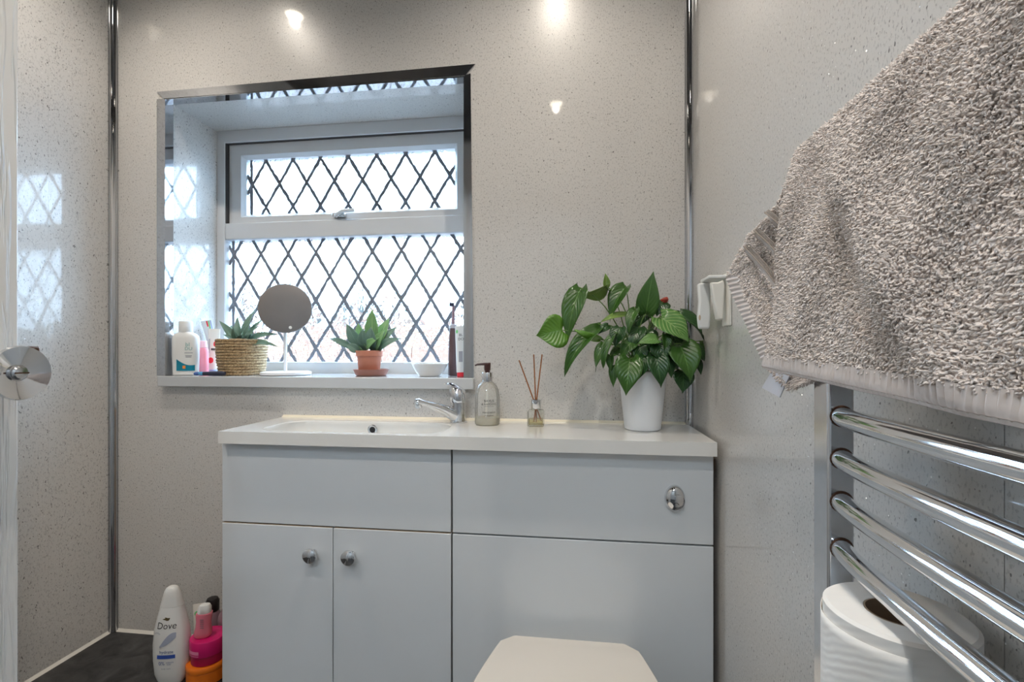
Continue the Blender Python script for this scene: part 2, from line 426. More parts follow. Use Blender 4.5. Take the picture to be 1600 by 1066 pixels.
struct(g.build('wall_hallway', 'hall_paint', smooth=False))
# chrome strips in the two back corners
for n_, (x, s_, z0) in enumerate(((XL, 1, .2), (XR, -1, .0))):
    pts = []
    prof = [(0, 0), (.017, 0), (.0175, .0035)] + [(.0035 + .013 * math.cos(math.radians(a)), .0035 + .013 * math.sin(math.radians(a))) for a in range(0, 91, 10)] + [(.0035, .0175), (0, .017)]
    loops = [[(x + s_ * (p + .0002), YB - q - .0002, z) for p, q in prof] for z in (z0, ZC)]
    struct(G().loft(loops).build('trim_%d' % (n_ + 1), 'trim_chrome', angle=50))

# window trim: chrome angle strips round the opening (one leg on the wall, one in the reveal)
fl, tk, dp = .024, .003, .026
def tilt(x): return (x - OX0) * .010
t3 = G()
t3.add([(OX0 - fl, YB - tk, OZ1 + fl - .003), (OX1 + fl + .004, YB - tk, OZ1 + fl + .006), (OX1 + .002, YB - tk, OZ1 + .002), (OX0, YB - tk, OZ1 - .002),
        (OX0 - fl, YB, OZ1 + fl - .003), (OX1 + fl + .004, YB, OZ1 + fl + .006), (OX1 + .002, YB, OZ1 + .002), (OX0, YB, OZ1 - .002)],
       [(0, 1, 2, 3), (7, 6, 5, 4), (0, 4, 5, 1), (1, 5, 6, 2), (2, 6, 7, 3), (3, 7, 4, 0)])
t3.box(OX0, OX1, YB - tk, YB + dp, OZ1 - tk, OZ1)
struct(t3.build('trim_3', 'trim_chrome', smooth=False))
t4 = G(); t4.box(OX0 - fl, OX0, YB - tk, YB, OZ0, OZ1); t4.box(OX0, OX0 + tk, YB - tk, YB + dp, OZ0, OZ1 - tk)
struct(t4.build('trim_4', 'trim_chrome', smooth=False))
t5 = G(); t5.add([(OX1, YB - tk, OZ1 + .002), (OX1 + fl - .008, YB - tk, OZ1 + .006), (OX1 + fl, YB - tk, OZ0), (OX1, YB - tk, OZ0), (OX1, YB, OZ1 + .002), (OX1 + fl - .008, YB, OZ1 + .006), (OX1 + fl, YB, OZ0), (OX1, YB, OZ0)],
       [(0, 1, 2, 3), (7, 6, 5, 4), (0, 4, 5, 1), (1, 5, 6, 2), (2, 6, 7, 3), (3, 7, 4, 0)])
t5.box(OX1 - tk, OX1, YB - tk, YB + dp, OZ0, OZ1 - tk)
struct(t5.build('trim_5', 'trim_chrome', smooth=False))
# window sill board
sill = G().box(OX0 - .004, OX1 + .027, YB - .022, 1.45, OZ0 - .030, OZ0).build('window_sill', 'sill_white', bevel=.002)
struct(sill)

# ------------------------------------------------------------------ window
WY = 1.432
W = bpy.data.objects.new('window_1', None); COL.objects.link(W); W['kind'] = 'structure'; BASE['window_1'] = (0, 0, 0)
W['label'] = 'white plastic window with diamond leaded glass and top-hung opener'
fx0, fx1, fz0, fz1 = OX0 + .0005, OX1 - .0005, OZ0 + .0005, OZ1 - .0005
def ring(x0, x1, z0, z1, w_, y0, y1, cham=.008):
    """mitred frame with a chamfer falling to the glass side"""
    wl_, wr_, wb_, wt_ = w_
    g = G(); q = lambda a, b_, c, d, y: [(a, y, c), (b_, y, c), (b_, y, d), (a, y, d)]
    loops = [q(x0, x1, z0, z1, y1), q(x0, x1, z0, z1, y0), q(x0 + wl_ - cham, x1 - wr_ + cham, z0 + wb_ - cham, z1 - wt_ + cham, y0),
             q(x0 + wl_, x1 - wr_, z0 + wb_, z1 - wt_, y0 + cham * 1.3), q(x0 + wl_, x1 - wr_, z0 + wb_, z1 - wt_, y1)]
    return g.loft(loops + [loops[0]], False, False)
ring(fx0, fx1, fz0, fz1, (.028, .028, .036, .040), WY, WY + .07, .002).build('window_frame', 'pvc_white', W, smooth=False)
TZ0, TZ1 = 1.392, 1.448
G().box(fx0 + .028, fx1 - .028, WY + .001, WY + .069, TZ0, TZ1).build('transom', 'pvc_white', W, bevel=.004)
sx0, sx1, sz0, sz1 = fx0 + .034, fx1 - .032, TZ1 + .002, fz1 - .042
ring(sx0, sx1, sz0, sz1, (.052, .052, .030, .046), WY + .014, WY + .06, .010).build('sash', 'pvc_white', W, smooth=False)
G().box(fx0 + .0278, sx0 - .0005, WY + .003, WY + .05, TZ1 + .0005, fz1 - .0395).build('seal', 'rubber_seal', W, smooth=False)
G().box(sx0, sx1, WY + .004, WY + .05, sz1 + .0002, fz1 - .0398).build('seal', 'rubber_seal', W, smooth=False)
hp = PY(532, 336, WY + .014)
hd = G().box(hp.x - .022, hp.x + .022, WY - .004, WY + .014, hp.z - .010, hp.z + .004).build('handle', 'chrome_satin', W, bevel=.004)
G().tube([(hp.x - .008, WY - .002, hp.z - .006), (hp.x + .02, WY - .014, hp.z + .004), (hp.x + .062, WY - .014, hp.z + .006)], [.007, .006, .005], 10).build('lever', 'pvc_white', hd)
random.seed(4)
def pane(x0, x1, z0, z1, nx, nz, wd, ht, y):
    p = G().box(x0, x1, y, y + .004, z0, z1).build('glass_pane', 'textured_window_glass', W, smooth=False)
    hw = .0054
    def strip(pa, pb):
        L = (pb - pa).length; n = max(2, int(L / .010)); d = (pb - pa).normalized(); nr = Vector((-d.z, 0, d.x))
        g = G(); lo = []
        for k in range(n + 1):
            c = pa + d * (L * k / n); j1, j2 = random.gauss(0, .0009), random.gauss(0, .0009)
            a = c + nr * (hw + j1); e = c - nr * (hw + j2)
            lo.append([(a.x, y - .0002, a.z), (c.x, y - .0016, c.z), (e.x, y - .0002, e.z), (c.x, y - .0001, c.z)])
        g.loft(lo); BASE[p.name] = (0, 0, 0); g.build('lead_strip', 'lead', p, smooth=False, fix=False)
    for sg in (1, -1):
        m_ = sg * ht / wd                        # slope dz/dx
        k = -30
        while k < 30:
            cx = nx + k * wd                      # passes through (cx, nz)
            pts = []
            for x in (x0, x1):
                z = nz + m_ * (x - cx)
                if z0 <= z <= z1: pts.append((x, z))
            for z in (z0, z1):
                x = cx + (z - nz) / m_
                if x0 < x < x1: pts.append((x, z))
            if len(pts) >= 2:
                pts.sort(); a, e = pts[0], pts[-1]
                if math.hypot(a[0] - e[0], a[1] - e[1]) > .012: strip(Vector((a[0], 0, a[1])), Vector((e[0], 0, e[1])))
            k += 1
    # lead border along the left edge, as on the real unit
    strip(Vector((x0 + .016, 0, z0)), Vector((x0 + .016, 0, z1)))
pane(sx0 + .050, sx1 - .050, sz0 + .028, sz1 - .044, -.678, 1.584, .0974, .157, WY + .034)
pane(fx0 + .026, fx1 - .026, fz0 + .034, TZ0 + .002, -.639, 1.346, .0974, .157, WY + .022)

# outdoors seen through the textured glass
struct(G().box(-14, 10, 1.7, 26, -.7, -.6).build('ground', 'paving', smooth=False))
tag(G().box(-9, 6, 6.0, 6.25, -.6, 1.36).build('garden_wall', 'peach_brick', smooth=False), 'peach brick garden wall beyond the patterned window glass', 'garden wall')
random.seed(8)
for k in range(7):
    cx = -7.4 + k * 2.0 + random.uniform(-.1, .1); g = G(); rz = random.uniform(1.1, 1.5); lo = []
    for i in range(9):
        ph = math.pi * i / 8 * .98 + .01; lo.append([(cx + .80 * math.sin(ph) * (1 + .18 * math.sin(5 * a + k) + .1 * math.sin(11 * a)) * math.cos(a), 8.3 + 1.0 * math.sin(ph) * math.sin(a), 1.15 - rz * math.cos(ph) + .12 * math.sin(7 * a + i)) for a in [2 * math.pi * j / 18 for j in range(18)]])
    g.loft(lo); o = g.build('shrub', 'shrub_grey')
    t_ = G().tube([(cx, 8.3, -.6), (cx, 8.3, .35)], .09).build('trunk', 'stem_brown'); BASE[o.name] = (0, 0, 0); attach(t_, o)
    tag(o, 'blurred grey-green shrub behind the garden wall outside the window', 'shrub', 'shrubs outside')

# ------------------------------------------------------------------ downlights (seen as reflections in the panels)
for k, (x, y, lab) in enumerate(((-1.042, .793, 'recessed chrome downlight in ceiling above window corner'), (-.055, .777, 'recessed chrome downlight in ceiling above the worktop'),
                                 (-.078, .03, 'recessed chrome downlight in ceiling over the doorway side'), (-1.042, .03, 'recessed chrome downlight in ceiling beside the open door'))):
    t = thing('downlight', lab, 'downlight', (x, y, ZC), 'ceiling downlights')
    G().lathe([(.034, ZC - .001), (.044, ZC - .0005), (.045, ZC - .005), (.036, ZC - .008), (.032, ZC - .004), (.034, ZC - .001)], (x, y), 32, cap0=False, cap1=False).build('bezel', 'chrome', t)
    G().lathe([(.0005, ZC - .004), (.031, ZC - .004), (.031, ZC - .001), (.0005, ZC - .001)], (x, y), 24).build('lens', 'lamp_lens', t)
    ld = bpy.data.lights.new('downlight_lamp', 'SPOT'); ld.energy = SPOT_W; ld.color = SPOT_COL; ld.spot_size = math.radians(133); ld.spot_blend = .85; ld.shadow_soft_size = .014
    lo = bpy.data.objects.new('downlight_lamp', ld); COL.objects.link(lo); lo.location = (x, y, ZC - .03); lo.parent = t; lo.matrix_parent_inverse = Matrix.Translation(-Vector((x, y, ZC)))

hx, hy = -.18, -.95  # added fill light, unseen behind the camera, to brighten the cabinet fronts
HL = thing('hall_fill_light', 'flat round fill light added beyond the doorway, out of view', 'fill light', (hx, hy, ZC))
G().lathe([(.165, ZC - .001), (.180, ZC - .001), (.180, ZC - .026), (.168, ZC - .030), (.165, ZC - .026)], (hx, hy), 40, cap0=False, cap1=False).build('rim', 'chrome', HL)
G().lathe([(.164, ZC - .002), (.164, ZC - .024), (.12, ZC - .029), (.001, ZC - .030)], (hx, hy), 40).build('diffuser', 'fill_glow', HL)

# ------------------------------------------------------------------ open door at the left edge
ex, ey = -.625, .461
D = bpy.data.objects.new('door_1', None); COL.objects.link(D); D['kind'] = 'structure'; BASE['door_1'] = (0, 0, 0)
D['label'] = 'open white wood-grain door with chrome knob at the left edge'
G().box(ex - .036, ex, ey - .76, ey, .005, 2.0).build('door_leaf', 'grained_white_door', D, bevel=.0015)
kz = CZ - 33 * .49 / F
kc = Vector((ex, ey - .039, kz))
def lathe_x(prof, c, seg=40):
    return G().loft([[(c.x + h, c.y + r * math.cos(2 * math.pi * k / seg), c.z + r * math.sin(2 * math.pi * k / seg)) for k in range(seg)] for r, h in prof])
kb = lathe_x([(.024, .0005), (.024, .006), (.020, .009), (.011, .010), (.010, .030), (.014, .038), (.0275, .052), (.0285, .055), (.0275, .058), (.018, .055), (.0085, .053), (.0082, .0525)], kc).build('knob', 'chrome', D)
lathe_x([(.0075, .050), (.0075, .0555), (.006, .057), (.0005, .0575)], kc, 24).build('turn_button', 'chrome_satin', kb)
G().box(kc.x + .0572, kc.x + .0580, kc.y - .0065, kc.y + .0065, kc.z - .0007, kc.z + .0007).build('slot', 'dark_bronze', kb, smooth=False)
G().box(ex - .027, ex - .009, ey + .0003, ey + .030, 1.0145, 1.0265).build('latch', 'dark_bronze', D, bevel=.002)
G().box(ex - .030, ex - .006, ey, ey + .001, kz - .03, kz + .045).build('latch_plate', 'chrome_satin', D, smooth=False)

# ------------------------------------------------------------------ boxed ledge, lower left
LZ = .199
led = thing('boxed_ledge', 'low ledge with black slate-effect top along the left wall', 'ledge', (-1.08, .7, 0))
G().box(XL + .0005, -.825, .15, YB - .0005, LZ - .03, LZ).build('ledge_top', 'dark_slate', led, bevel=.002)
G().box(XL + .0005, -.832, .157, YB - .0005, .0, LZ - .0302).build('ledge_front', 'white_gloss', led, smooth=False)
g = G(); g.add([(XL + .0004, .15, LZ), (XL + .007, .15, LZ), (XL + .0004, .15, LZ + .007), (XL + .0004, YB - .0004, LZ), (XL + .007, YB - .0004, LZ), (XL + .0004, YB - .0004, LZ + .007)], [(0, 1, 4, 3), (1, 2, 5, 4), (0, 3, 5, 2), (0, 2, 1), (3, 4, 5)])
g.add([(XL + .001, YB - .0004, LZ), (XL + .001, YB - .007, LZ), (XL + .001, YB - .0004, LZ + .007), (-.825, YB - .0004, LZ), (-.825, YB - .007, LZ), (-.825, YB - .0004, LZ + .007)], [(0, 1, 4, 3), (1, 2, 5, 4), (0, 3, 5, 2), (0, 2, 1), (3, 4, 5)])
g.build('sealant', 'sealant_white', led, smooth=False)

# ------------------------------------------------------------------ fitted units
YC = 1.007                                         # front plane of doors and panels
cx0, cxm, cx1 = -.811, -.2605, .2885
ZT, ZW = .810, .838
zs = .622
def front(x0, x1, z0, z1, name, parent):
    return G().box(x0, x1, YC, YC + .018, z0, z1).build(name, 'white_gloss', parent, bevel=.0012)
V = thing('vanity_unit', 'white gloss basin unit with two doors under the sink', 'cabinet', ((cx0 + cxm) / 2, 1.11, 0))
g = G(); g.box(cx0, cx0 + .016, YC + .020, YB - .001, .0, ZT - .001); g.box(cxm - .018, cxm - .002, YC + .020, YB - .001, .0, ZT - .001); g.box(cx0 + .016, cxm - .018, YC + .020, YB - .001, .08, .098)
g.box(cx0 + .016, cxm - .018, YC + .020, YC + .036, zs - .03, zs + .03); g.box(cx0 + .016, cxm - .018, YC + .03, YC + .045, 0, .08)
g.build('carcass', 'carcass_edge', V, smooth=False)
front(cx0, cxm - .002, zs + .0018, ZT - .003, 'drawer_front', V)
xd = -.5365
d1 = front(cx0, xd - .0012, .10, zs - .0018, 'door', V); d2 = front(xd + .0012, cxm - .002, .10, zs - .0018, 'door', V)
for dr, (u, v) in ((d1, (484, 869)), (d2, (544, 872))):
    c = PY(u, v, YC - .018); BASE[dr.name] = (0, 0, 0)
    G().loft([[(c.x + r * math.cos(a), YC - h, c.z + r * math.sin(a)) for a in [2 * math.pi * k / 24 for k in range(24)]] for r, h in ((.0085, .0002), (.0085, .003), (.006, .006), (.006, .010), (.0145, .014), (.0165, .018), (.0160, .022), (.011, .0255), (.001, .027))]).build('knob', 'chrome', dr)
for a_, e_, d_ in ((cx0, xd - .0012, d1), (xd + .0012, cxm - .002, d2)):
    G().box(a_ + .001, e_ - .001, YC + .0015, YC + .0165, zs - .00182, zs - .0010).build('raw_top_edge', 'carcass_edge', d_, smooth=False)
T = thing('cistern_unit', 'white gloss cistern unit behind the toilet with oval flush button', 'cabinet', ((cxm + cx1) / 2, 1.11, 0))
g = G(); g.box(cxm + .002, cxm + .018, YC + .020, YB - .001, 0, ZT - .001); g.box(cx1 - .016, cx1, YC + .020, YB - .001, 0, ZT - .001); g.box(cxm + .018, cx1 - .016, YC + .020, YC + .034, zs - .03, zs + .03)
g.build('carcass', 'carcass_edge', T, smooth=False)
fp = front(cxm + .002, cx1, zs + .0018, ZT - .003, 'flush_panel', T)
front(cxm + .002, cx1, .0, zs - .0018, 'lower_panel', T)
c = PY(1054, 778, YC); BASE[fp.name] = (0, 0, 0)
def oval(prof, cx, cz, a, b_):
    return G().loft([[(cx + a * r * math.cos(t), YC - h, cz + b_ * r * math.sin(t)) for t in [2 * math.pi * k / 36 for k in range(36)]] for r, h in prof])
oval(((1, .0002), (1.0, .003), (.93, .008), (.75, .012), (.45, .0145), (.02, .0155)), c.x, c.z, .0205, .0270).build('flush_button', 'chrome', fp)
g = G(); g.tube([(c.x + .0030 + .0145 * math.cos(t), YC - .0147 + .004 * abs(math.cos(t)) , c.z - .004 + .0145 * math.sin(t)) for t in [2 * math.pi * k / 30 for k in range(31)]], .0006, 6)
g.tube([(c.x - .006 + .012 * k / 8, YC - .0148, c.z - .010 + .004 * math.sin(math.pi * k / 8)) for k in range(9)], .0006, 6)
g.build('button_gap', 'plastic_black', fp)

# worktop with moulded basin
wx0, wx1, wy0, wy1 = -.8035, .2895, .985, YB - .0006
WT = thing('worktop', 'long white worktop with moulded basin above the fitted units', 'worktop', (-.26, 1.11, ZW))
bcx, bcy, ba, bb, br = -.5125, 1.0905, .2205, .0825, .05
hole = rrect(bcx, bcy, ZW, ba, bb, br, 8); nh = len(hole)
g = G()
outer = []
for p in hole:                                       # matching points on the slab's outline round the basin part
    dx, dy = p[0] - bcx, p[1] - bcy
    bx0, bx1, by0, by1 = wx0, -.262, wy0, wy1
    cand = []
    if dx > 1e-9: cand.append((bx1 - bcx) / dx)
    if dx < -1e-9: cand.append((bx0 - bcx) / dx)
    if dy > 1e-9: cand.append((by1 - bcy) / dy)
    if dy < -1e-9: cand.append((by0 - bcy) / dy)
    k = min(cand); outer.append((bcx + dx * k, bcy + dy * k, ZW))
for cxx, cyy in ((wx0, wy0), (-.262, wy0), (-.262, wy1), (wx0, wy1)):   # snap the nearest ones on to the corners
    j = min(range(nh), key=lambda i: (outer[i][0] - cxx) ** 2 + (outer[i][1] - cyy) ** 2); outer[j] = (cxx, cyy, ZW)
g.loft([outer, hole], False, False)
def bowl(k): return rrect(bcx + .01 * k, bcy, ZW - .105 * k, ba - .055 * k ** 1.6, bb - .018 * k ** 2.5, br - .012 * k, 8)
lo = [hole, [(x + (bcx - x) * .012, y + (bcy - y) * .02, ZW - .003) for x, y, z in hole]]
for k in (.08, .2, .4, .6, .8, .92): lo.append([(x, y, z - .002) for x, y, z in bowl(k)])
lo.append([(bcx + (x - bcx) * .80, bcy + (y - bcy) * .65, ZW - .107) for x, y, z in bowl(.92)])
g.loft(lo, False, True)
g.add([(-.262, wy0, ZW), (wx1, wy0, ZW), (wx1, wy1, ZW), (-.262, wy1, ZW)], [(0, 1, 2, 3)])
lz = ZT + .0002
g.add([(wx0, wy0, ZW), (wx1, wy0, ZW), (wx1, wy1, ZW), (wx0, wy1, ZW), (wx0, wy0, lz), (wx1, wy0, lz), (wx1, wy1, lz), (wx0, wy1, lz),
       (wx0, wy0 + .03, lz), (wx1, wy0 + .03, lz)], [(0, 4, 5, 1), (1, 5, 6, 2), (3, 2, 6, 7), (0, 3, 7, 4), (4, 8, 9, 5)])
g.build('slab', 'worktop_white', WT, angle=50, fix=False)
oc = PY(583, 671, 1.1665); oy = 1.1650
G().loft([[(oc.x + r * math.cos(a), oy - h, .8185 + r * math.sin(a)) for a in [2 * math.pi * k / 24 for k in range(24)]] for r, h in ((.0130, .000), (.0130, .003), (.0115, .0042), (.0078, .003), (.0078, -.004))], True, False).build('overflow_ring', 'chrome', WT)
G().loft([[(oc.x + r * math.cos(a), oy - h, .8185 + r * math.sin(a)) for a in [2 * math.pi * k / 24 for k in range(24)]] for r, h in ((.0078, .0022), (.001, .0020))]).build('overflow_hole', 'plastic_black', WT)
G().lathe([(.001, ZW - .104), (.02, ZW - .104), (.021, ZW - .1065)], (bcx, bcy), 24).build('plug', 'chrome', WT)
g = G(); g.add([(wx0 + .001, wy1, ZW), (wx0 + .001, wy1 - .007, ZW), (wx0 + .001, wy1, ZW + .006), (wx1, wy1, ZW), (wx1, wy1 - .007, ZW), (wx1, wy1, ZW + .006)], [(0, 1, 4, 3), (1, 2, 5, 4), (0, 3, 5, 2), (0, 2, 1), (3, 4, 5)])
g.build('sealant', 'sealant', WT, smooth=False)

# ------------------------------------------------------------------ toilet
TO = thing('toilet', 'back-to-wall toilet with cream-white closed lid', 'toilet', (-.008, .75, 0))
def dshape(z, k=1.0, dx=0.0):
    yb, L, w0, w1 = .968, .43 * k, .135, .178 * k
    pts = []; half = []
    n = 22
    for i in range(n + 1):
        t = i / n; y = yb - L * t
        w_ = (w0 + (w1 - w0) * math.sin(min(1, t / .55) * math.pi / 2)) * (1 - max(0, (t - .55) / .45) ** 2.4) ** .5 if t < .9999 else 0
        if t < .06: w_ *= .86 + .14 * math.sqrt(1 - (1 - t / .06) ** 2)
        half.append((w_ * (1 - dx), y))
    cx = -.006
    pts = [(cx - w_, y + dx * (y < .96) * .02, z) for w_, y in half] + [(cx + w_, y + dx * (y < .96) * .02, z) for w_, y in reversed(half[:-1])]
    return pts
zl = .432
G().loft([dshape(zl - .018), dshape(zl - .005), dshape(zl - .001, 1, .02), dshape(zl, 1, .06)]).build('lid', 'toilet_white', TO)
G().loft([dshape(zl - .036), dshape(zl - .0185)]).build('seat', 'toilet_white', TO)
lo = []
for k, z in ((.98, zl - .037), (.97, .34), (.88, .24), (.74, .12), (.66, .04), (.66, .0)):
    lo.append([(-.006 + (x + .006) * k, min(YC - .001, .9995 + (y - .968) * (k * .98)), z) for x, y, _ in dshape(0)])
G().loft(lo).build('bowl', 'ceramic_white', TO)


# ------------------------------------------------------------------ tap
tx, ty = -.2885, 1.187
TP = thing('basin_mixer_tap', 'chrome single-lever mixer tap beside the basin', 'tap', (tx, ty, ZW))
lo = []
for z, a, b_, dx in ((0, .0225, .0215, 0), (.003, .0225, .0215, 0), (.004, .0205, .0205, 0), (.025, .0200, .0205, -.0005), (.042, .0205, .0205, -.001), (.052, .0205, .0205, -.001)):
    lo.append(sellipse(tx + dx, ty, ZW + .0002 + z, a, b_, 0, 28, 2.0))
G().loft(lo).build('tap_body', 'chrome', TP)
sp = Vector((-.3760, 1.118, .8975))
st = Vector((tx - .006, ty - .006, ZW + .019))
md = (st + sp) / 2
def spout_loop(c, w_, h_, d):
    side = Vector((d.y, -d.x, 0)).normalized(); upv = side.cross(d).normalized()
    if upv.z < 0: upv = -upv
    return [c + side * (w_ * math.cos(t)) + upv * (h_ * math.sin(t)) for t in [2 * math.pi * k / 20 for k in range(20)]]
d = (sp - st).normalized()
ts = [0, .12, .25, .4, .6, .8, .93, 1.0]
G().loft([spout_loop(st + (sp - st) * t + Vector((0, 0, .004 * math.sin(math.pi * t))), .0165 - .006 * min(1, t * 1.3), interp([(0, .0185), (.2, .0150), (.45, .0105), (.8, .0075), (1, .0090)], t), d) for t in ts] + [spout_loop(sp + d * .006, .006, .005, d)]).build('spout', 'chrome', TP)
G().lathe([(.009, sp.z - .016), (.0095, sp.z - .015), (.0095, sp.z - .003)], (sp.x + .002, sp.y + .002), 20).build('aerator', 'chrome_satin', TP)
lo = []
for z, a, dx in ((.0525, .0205, .0), (.054, .0225, .0), (.062, .0238, -.001), (.074, .0232, -.002), (.084, .0200, -.004), (.091, .0150, -.007), (.096, .0070, -.011)):
    lo.append(sellipse(tx + dx, ty - .002, ZW + z, a, a, 0, 28, 2.0))
hd = G().loft(lo).build('tap_head', 'chrome', TP)
BASE[hd.name] = (0, 0, 0); hd_par = TP
lv = G().loft([[(tx + x, ty + y - .004, ZW + z + h) for (y, h) in ((-.010 * w_, 0), (.010 * w_, 0), (.012 * w_, t), (0, t * 1.5), (-.012 * w_, t))] for x, y_, z, w_, t in ((.012, 0, .082, 1.0, .004), (-.006, 0, .093, 1.0, .005), (-.022, 0, .0985, .85, .0035), (-.036, 0, .0985, .6, .002))])
lv.build('lever', 'chrome', TP)
G().loft([[(tx - .004 + r * math.cos(a), ty - .0225 - h, ZW + .066 + r * math.sin(a)) for a in [2 * math.pi * k / 12 for k in range(12)]] for r, h in ((.0028, -.002), (.0028, .0012), (.001, .0016))]).build('temperature_mark', 'print_red', TP)

# ------------------------------------------------------------------ soap dispenser
sx_, sy_ = -.2095, 1.165
SD = thing('soap_dispenser', 'clear hand soap pump bottle with chrome collar and brown pump', 'soap dispenser', (sx_, sy_, ZW))
prof = [(.029, .0003), (.0312, .003), (.0315, .010), (.0315, .062), (.0308, .074), (.0280, .088), (.0225, .099), (.0150, .1065), (.0125, .108)]
G().lathe([(r, ZW + z) for r, z in prof], (sx_, sy_), 40, cap1=False).build('bottle', 'clear_soap_plastic', SD)
G().lathe([(.0285, ZW + .0012), (.0303, ZW + .004), (.0305, ZW + .018), (.0005, ZW + .018)], (sx_, sy_), 40).build('liquid_soap', 'soap_liquid', SD)
G().tube([(sx_ - .004, sy_, ZW + .004), (sx_ - .002, sy_, ZW + .05), (sx_, sy_, ZW + .108)], .0026, 8).build('dip_tube', 'plastic_offwhite', SD)
G().lathe([(.0132, ZW + .106), (.0135, ZW + .107), (.0135, ZW + .129), (.0125, ZW + .131), (.006, ZW + .131)], (sx_, sy_), 28).build('collar', 'chrome', SD)
pz = ZW + .131
G().lathe([(.0065, pz), (.0065, pz + .004), (.0080, pz + .005), (.0085, pz + .021), (.0075, pz + .0225), (.001, pz + .0225)], (sx_, sy_), 20).build('pump_head', 'pump_brown', SD)
G().tube([(sx_ + .008, sy_, pz + .022), (sx_ - .008, sy_ - .004, pz + .0205), (sx_ - .024, sy_ - .008, pz + .0195), (sx_ - .030, sy_ - .010, pz + .0170)], [.0024, .0032, .0026, .0018], 10).build('nozzle', 'pump_brown', SD)
def wrapx(cx, cy, r, z0, a0):
    return lambda x, y: (cx + r * math.sin(a0 + x / r), cy - r * math.cos(a0 + x / r), z0 + y)
a0 = math.radians(18)
for s_, dz, sz in (('BAYLIS', .0615, .0085), ('& HARDING', .0535, .0072), ('MANDARIN', .033, .0062), ('& grapefruit', .026, .0046)):
    text(s_, sz, wrapx(sx_, sy_, .0320, ZW + dz, a0), 'print_dark', SD)
G().grid([[wrapx(sx_, sy_, .0320, ZW + .0485, a0)(-.012 + .024 * k / 8, y) for k in range(9)] for y in (-.0003, .0003)]).build('label_line', 'print_dark', SD, smooth=False)

# ------------------------------------------------------------------ reed diffuser
dx_, dy_ = -.0870, 1.158
RD = thing('reed_diffuser', 'small glass reed diffuser with three brown reeds', 'diffuser', (dx_, dy_, ZW))
G().loft([rrect(dx_, dy_, ZW + z, a, a, r, 4) for z, a, r in ((.0003, .0185, .005), (.002, .0200, .005), (.036, .0200, .005), (.039, .0175, .006), (.041, .0105, .008), (.043, .0100, .0095))], True, False).build('bottle', 'clear_glass', RD)
G().loft([rrect(dx_, dy_, ZW + z, .0172, .0172, .004, 4) for z in (.004, .017)]).build('oil', 'diffuser_oil', RD)
G().lathe([(.0115, ZW + .0415), (.0120, ZW + .0425), (.0120, ZW + .064), (.0110, ZW + .065), (.006, ZW + .065), (.006, ZW + .045)], (dx_, dy_), 28, cap1=False).build('collar', 'chrome', RD)
for (u, v, bx, yy, by) in ((811, 563, .009, 1.150, 0), (834, 554, -.007, 1.160, .004), (847, 554, -.009, 1.168, -.003)):
    tp = PY(u, v, yy); nk = Vector((dx_ + (tp.x - dx_) * .06, dy_, ZW + .055)); e = nk + (nk - tp).normalized() * .046
    G().tube([e, nk, tp], .0016, 8).build('reed', 'reed', RD)

# ------------------------------------------------------------------ leaves
def leaf_obj(base, tip, width, face, mat, parent, fold=.25, arch=.12, lobe=.20, table=None, name='leaf', curl=0.0, nu=8, nv=11):
    base, tip, face = Vector(base), Vector(tip), Vector(face)
    ax = tip - base; L = ax.length; ax.normalize(); nr = (face - ax * face.dot(ax)).normalized(); sd = ax.cross(nr).normalized()
    tab = table or [(0, .42), (.06, .76), (.15, .95), (.26, 1.0), (.40, .93), (.55, .75), (.70, .50), (.82, .28), (.92, .10), (1, .0)]
    rows = []; uvs = []
    for i in range(nv):
        t = i / (nv - 1); w_ = width * .5 * interp(tab, t) + 1e-5; row = []
        for j in range(nu + 1):
            s_ = -1 + 2 * j / nu
            al = L * t - lobe * L * abs(s_) ** 1.6 * max(0, 1 - t / .5) ** 2
            h = fold * abs(s_) ** 1.3 * w_ - arch * L * (2 * t - 1) ** 2 + arch * L * .3 + curl * L * math.sin(3 * t + s_ * 1.7) * .06
            if t == 1: h = -arch * L * .7
            row.append(base + ax * al + sd * (s_ * w_) + nr * h); uvs.append((.5 + s_ * .5, t))
        rows.append(row)
    g = G(); g.grid(rows)
    me = bpy.data.meshes.new(name); me.from_pydata(g.v, [], g.f); me.update()
    uvl = me.uv_layers.new(name='UVMap')
    for lp in me.loops: uvl.data[lp.index].uv = uvs[lp.vertex_index]
    me.materials.append(MATS[mat]); me.shade_smooth()
    o = bpy.data.objects.new(name, me); COL.objects.link(o)
    md = o.modifiers.new('solid', 'SOLIDIFY'); md.thickness = .0006; md.offset = 0
    attach(o, parent); return o
random.seed(21)
px_, py_ = .166, 1.137
PP = thing('potted_heartleaf_plant', 'bushy heart-leaved green plant in a white tapered pot', 'potted plant', (px_, py_, ZW))
G().lathe([(.038, ZW + .0004), (.0415, ZW + .003), (.0545, ZW + .130), (.0565, ZW + .137), (.0545, ZW + .139), (.0515, ZW + .136), (.049, ZW + .115)], (px_, py_), 48, cap1=False).build('pot', 'pot_white', PP)
G().lathe([(.0490, ZW + .112), (.0485, ZW + .122), (.02, ZW + .127), (.0005, ZW + .128)], (px_, py_), 32, cap0=False).build('soil', 'soil', PP)
